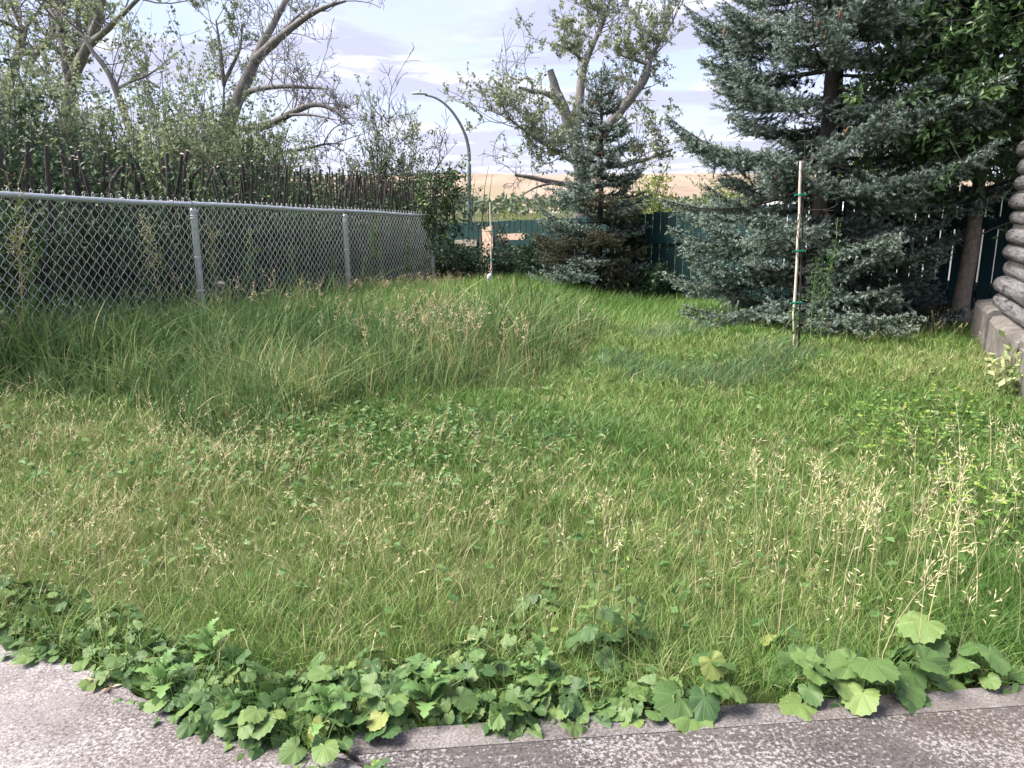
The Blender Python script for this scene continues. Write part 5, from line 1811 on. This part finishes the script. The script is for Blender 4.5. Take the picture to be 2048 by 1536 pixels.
def lobed_weed(px, py, h, n, label):
    g0 = P(px, py, 1.0)
    d = g0 - np.array((0, 0, CAM_H))
    t = (0.0 - CAM_H) / d[2]
    x, y = float(d[0] * t), float(d[1] * t)
    y = max(y, float(edgeY(x)) + 0.03)
    z = zg1(x, y)
    r = thing('lobed_leaf_weed', label, 'weed', (x, y, z), 'lobed weeds in the slab edge')
    ac = Acc()
    q = bezline((0, 0, -0.01), (0.01, 0.0, h), 0, 4, 0.02)
    V, F = tube(q, np.linspace(0.005, 0.003, 4), 6)
    ac.add(V, F)
    ac.build('stalk', M['stem'], r, True)
    for k in range(n):
        f = k / (n - 1)
        az = k * 2.4 + rng.normal(0, 0.2)
        s_ = 0.115 * (1 - 0.45 * f) * rng.uniform(0.85, 1.15)
        inst('leaf', ll_[k % 3], r, (0.005, 0, h * (0.25 + 0.75 * f)), leaf_rot(az, -0.15 - 0.9 * f, rng.normal(0, 0.2)), (s_, s_, s_))


lobed_weed(650, 1450, 0.14, 11, 'upright lobed weed at the slab corner')
lobed_weed(855, 1420, 0.15, 9, 'upright pale lobed weed behind the trowelled rim')
lobed_weed(330, 1375, 0.13, 9, 'grey green lobed weed on the slanting slab edge')
lobed_weed(1075, 1370, 0.17, 8, 'pale upright weed in the middle of the rim')
lobed_weed(420, 1320, 0.14, 9, 'narrow-leaved weed just behind the slanting slab edge')


def bellflower(x, y, h, label):
    z = zg1(x, y)
    r = thing('tall_bellflower', label, 'flower stalk', (x, y, z), 'tall flower stalks in the foreground')
    ac = Acc()
    q = bezline((0, 0, -0.02), (-0.01, 0.02, h), 0, 8, 0.008)
    V, F = tube(q, np.linspace(0.0048, 0.002, 8), 6)
    ac.add(V, F)
    ac.build('stalk', M['stem'], r, True)
    for k in range(18):
        f = 0.05 + 0.52 * k / 17
        az = k * 2.4 + rng.normal(0, 0.3)
        s_ = 0.056 * (1.15 - 1.45 * f) * rng.uniform(0.8, 1.2)
        e = np.array((math.cos(az) * 0.012, math.sin(az) * 0.012, h * f))
        inst('leaf', hl[k % 8], r, tuple(e + np.array((math.cos(az), math.sin(az), 0)) * 0.045 * (1 - f)), leaf_rot(az, rng.uniform(0.0, 0.6), rng.normal(0, 0.3)), (s_ * 1.15, s_ * 0.8, s_))
    ac = Acc()
    n = 46
    f = rng.uniform(0.55, 1.0, n)
    az = rng.uniform(0, 6.28, n)
    p_ = np.stack((-0.01 * f + 0.004 * np.cos(az), 0.02 * f + 0.004 * np.sin(az), h * f), -1)
    leafquads(ac, p_, unit(np.stack((np.cos(az), np.sin(az), rng.normal(0.2, 0.5, n)), -1)), 0.022 * rng.uniform(0.7, 1.3, n), 0.008, rng.random(n))
    ac.build('buds', M['clover'], r, kind='stuff')


bellflower(0.285, 2.36, 0.64, 'taller thin green flower stalk in the middle foreground')
bellflower(0.40, 2.42, 0.47, 'shorter flower stalk right beside the taller one')

# --- pale round-leaved plants at the right edge
k = 0
for k in range(26):
    x = rng.uniform(2.0, 3.0)
    y = rng.uniform(0, 1) * 1.9 + 2.75 + (x - 2.0) * 0.6
    if not inside(np.array([x]), np.array([y]))[0]:
        continue
    r = thing('round_leaf_plant', 'yellow green round-leaved plant at the right edge of the lawn', 'plant', (x, y, zg1(x, y)), 'yellow green plants at the right edge')
    ac, st_ = Acc(), Acc()
    for _ in range(13):
        e = np.array((rng.normal(0, 0.09), rng.normal(0, 0.09), rng.uniform(0.08, 0.22)))
        V, F = tube(bezline((0, 0, -0.01), e, 0.05, 4), 0.0012, 3)
        st_.add(V, F)
        nn = 5
        az = rng.uniform(0, 6.28) + np.arange(nn) * 6.28 / nn
        leafquads(ac, np.repeat(e[None], nn, 0), unit(np.stack((np.cos(az), np.sin(az), rng.normal(0.05, 0.15, nn)), -1)), 0.024 * rng.uniform(0.8, 1.2, nn), 0.021, np.clip(rng.normal(0.3 + 0.4 * (e[2] > 0.18), 0.25, nn), 0, 1), 1.5)
    ac.build('foliage', M['clover'], r, kind='stuff')
    st_.build('stalks', M['stem'], r)

# --- variegated climber by the log wall
for px, py, Y_, words in [(2035, 690, 5.9, 'pale variegated leafy plant against the log wall'), (2020, 735, 5.7, 'low variegated plant at the foot of the log wall')]:
    q = P(px, py, Y_)
    T = bush('variegated_plant', words, (q[0], q[1], zg1(q[0], q[1])), 0.40 if py < 700 else 0.2, 0.14, 0.2, 9, (0.075, 0.04), 7, M['twigdry'], M['pale'], 'plant', None, 0.2, sub=2, stemr=0.003, flat=0.3)
    T.done()

# ================================================================== tall weeds along the chain link
def tall_weed(px, Y, h, label, mat='clover', dry=False, group='tall weeds along the chain link fence', side=14, foot=0):
    x = P(px, 560, Y)[0]
    b = np.array((x, Y, zg1(x, Y)))
    T = Tree('tall_weed', label, b, M['twigdry'] if dry else M['stem'], M[mat], 'weed', group)
    q = T.limb(bezline(b - (0, 0, 0.05), b + (rng.normal(0, 0.06), rng.normal(0, 0.05), h), 0, 8, 0.012), 0.0065, 0.003, 5)
    n = int(34 * h)
    T.leaves_on(q, n * 1.5, (0.055, 0.014), (0.1, 0.7), 0.012)
    T.twigs(q, side, 0.24 * h, 0.0028, 0.9, (0.035, 0.010), 1, 0.8, 0.7, 12, (0.35, 1.0), 0.2)
    T.done()


for px, Y_, h, words, dry in [
        (28, 6.0, 1.25, 'tall half dry weed at the left end of the chain link fence', True), (55, 6.15, 0.9, 'leafy weed beside the tall half dry one', False),
        (318, 7.45, 1.0, 'tall thin branching weed left of the first fence post', True), (428, 8.5, 0.95, 'dry branching weed just right of the first fence post', True),
        (500, 8.9, 1.0, 'tall leafy weed between the first two fence posts', False), (478, 8.85, 0.55, 'short leafy weed between the first two fence posts', False),
        (598, 9.7, 0.75, 'thin leafy weed left of the second fence post', False), (660, 10.3, 0.6, 'bushy pale weed at the second fence post', False),
        (705, 11.1, 0.8, 'thin weed right of the second fence post', False), (745, 11.6, 1.0, 'tall weed in the middle of the last fence bay', False),
        (770, 12.0, 0.7, 'short weed in the last fence bay', False), (815, 12.7, 0.95, 'tall weed near the last fence post', False)]:
    tall_weed(px, Y_, h, words, 'cover' if not dry else 'dry', dry)

# ================================================================== staked saplings
def staked(pb, pt, Y, label, sap_label, ties, sap_h):
    b, t_ = P(*pb, Y), P(*pt, Y)
    b[2] = zg1(b[0], Y) - 0.05
    r = thing('wooden_stake', label, 'stake', tuple(float(v) for v in b), 'garden stakes')
    ac = Acc()
    q = np.linspace(b, t_, 9) - b
    q[1:-1] += rng.normal(0, 0.003, (7, 3))
    V, F = tube(q, 0.0125, 8)
    ac.add(V, F)
    ac.add(np.concatenate((V[-8:], [q[-1]])), [(k, (k + 1) % 8, 8) for k in range(8)])
    ac.build('pole', M['stake'], r, True)
    for f in ties:
        ac = Acc()
        c = b + (t_ - b) * f - b
        th = np.linspace(0, 6.9, 20)
        loop = [c + (0.018 + 0.040 * math.cos(a_), 0.022 * math.sin(a_), 0.006 * math.sin(a_ * 2) + 0.002 * a_) for a_ in th]
        V, F = tube(loop, 0.006, 5)
        ac.add(V, F)
        V, F = tube([c + (-0.02, -0.02, 0), c + (-0.045, -0.03, 0.012), c + (-0.055, -0.03, -0.005)], 0.005, 5)
        ac.add(V, F)
        ac.build('tie', M['tie'], r, True)
    sbp = b + (0.055, 0.02, 0)
    T = Tree('staked_sapling', sap_label, sbp, M['bark_d'], M['shrub'], 'sapling')
    q = T.limb(bezline(sbp, t_ + (0.03, 0.02, sap_h), 0, 8, 0.004), 0.012, 0.005, 6)
    return T, q, b


T, q, b = staked((1587, 705), (1602, 322), 7.0, 'pale wooden stake with green ties before the big spruce', 'bare dark sapling tied to the right wooden stake', (0.30, 0.56, 0.835), 0.22)
T.twigs(q, 13, 0.34, 0.0045, 0.10, (0.03, 0.012), 2, 0.35, 0.7, 3, (0.3, 0.98), 0.4)
T.done()
T, q, b = staked((984, 585), (980, 405), 13.0, 'thin pale stake with a white bag at its foot before the green fence', 'bare sapling with arched twigs beside the thin pale stake', (0.4, 0.7), -0.05)
T.twigs(q, 12, 0.6, 0.005, 0.25, (0.05, 0.03), 2, 0.3, 0.8, 6, (0.3, 1.0), 0.5)
T.done()
# crumpled bag and litter
def crumple(name, label, cat, c, s, mat):
    g = np.random.default_rng(int(abs(c[0]) * 100))
    th, ph = np.meshgrid(np.linspace(0, 6.283, 13)[:-1], np.linspace(0.12, 3.02, 8))
    d = np.stack((np.sin(ph) * np.cos(th), np.sin(ph) * np.sin(th), np.cos(ph)), -1).reshape(-1, 3)
    V = d * s * (1 + g.normal(0, 0.17, (len(d), 1)))
    F = [(i * 12 + j, i * 12 + (j + 1) % 12, (i + 1) * 12 + (j + 1) % 12, (i + 1) * 12 + j) for i in range(7) for j in range(12)]
    ac = Acc()
    ac.add(V, F)
    o = ac.build(name, mat)
    o.location = c
    return tag(o, label, cat)


c = P(980, 560, 12.93)
crumple('plastic_bag', 'crumpled white plastic bag at the foot of the thin stake', 'bag', tuple(c), np.array((0.055, 0.05, 0.11)), M['bag'])
c = P(441, 568, 8.75)
crumple('litter', 'pale scrap of litter behind the chain link right of the first post', 'litter', (c[0], c[1], c[2]), np.array((0.06, 0.04, 0.032)), M['litter'])

for px, Y_, h, words in [(1648, 7.25, 1.05, 'tall thin weed right beside the staked sapling'), (1633, 7.2, 0.75, 'shorter weed beside the staked sapling'), (1597, 6.95, 0.45, 'low weed at the foot of the right stake')]:
    tall_weed(px, Y_, h, words, 'cover', False, 'weeds at the right stake', 8)

# ================================================================== bits on the concrete
T = Tree('fallen_twig', 'thin dry twig lying across the joint of the concrete', (-0.56, 1.875, -0.004), M['bark_d'], M['shrub'], 'twig')
T.limb([(-0.56, 1.885, -0.006), (-0.50, 1.865, -0.003), (-0.44, 1.845, -0.004), (-0.385, 1.83, -0.004)], 0.0035, 0.002, 5)
T.limb([(-0.47, 1.855, -0.004), (-0.44, 1.868, 0.002), (-0.42, 1.872, 0.006)], 0.002, 0.001, 4)
T.done()
r = thing('sprout', 'small green sprout growing from the joint of the concrete', 'weed', (-0.368, 1.80, -0.02))
ac = Acc()
V, F = tube([(0, 0, 0), (0, 0, 0.02), (0.003, 0, 0.04)], 0.002, 4)
ac.add(V, F)
ac.build('stalk', M['stem'], r)
for k in range(9):
    inst('leaf', hl[k % 8], r, (0.006 * math.cos(k * 2.4), 0.006 * math.sin(k * 2.4), 0.02 + 0.003 * k), leaf_rot(k * 2.4, rng.uniform(-0.5, 0.3), 0), (0.030, 0.017, 0.03))
for k, (x, y) in enumerate([(-1.33, 2.22), (-1.29, 2.19), (-1.37, 2.235)]):
    ac = Acc()
    leafquads(ac, np.zeros((4, 3)), unit(np.c_[rng.normal(0, 1, (4, 2)), np.full(4, 0.15)]), 0.035, 0.016, rng.random(4), 1.5)
    o = ac.build('dead_leaf', M['rust'])
    o.location = (x, y, -0.006)
    tag(o, 'curled brown dead leaf on the concrete by the slanting weed edge', 'dead leaf', 'dead leaves on the concrete')
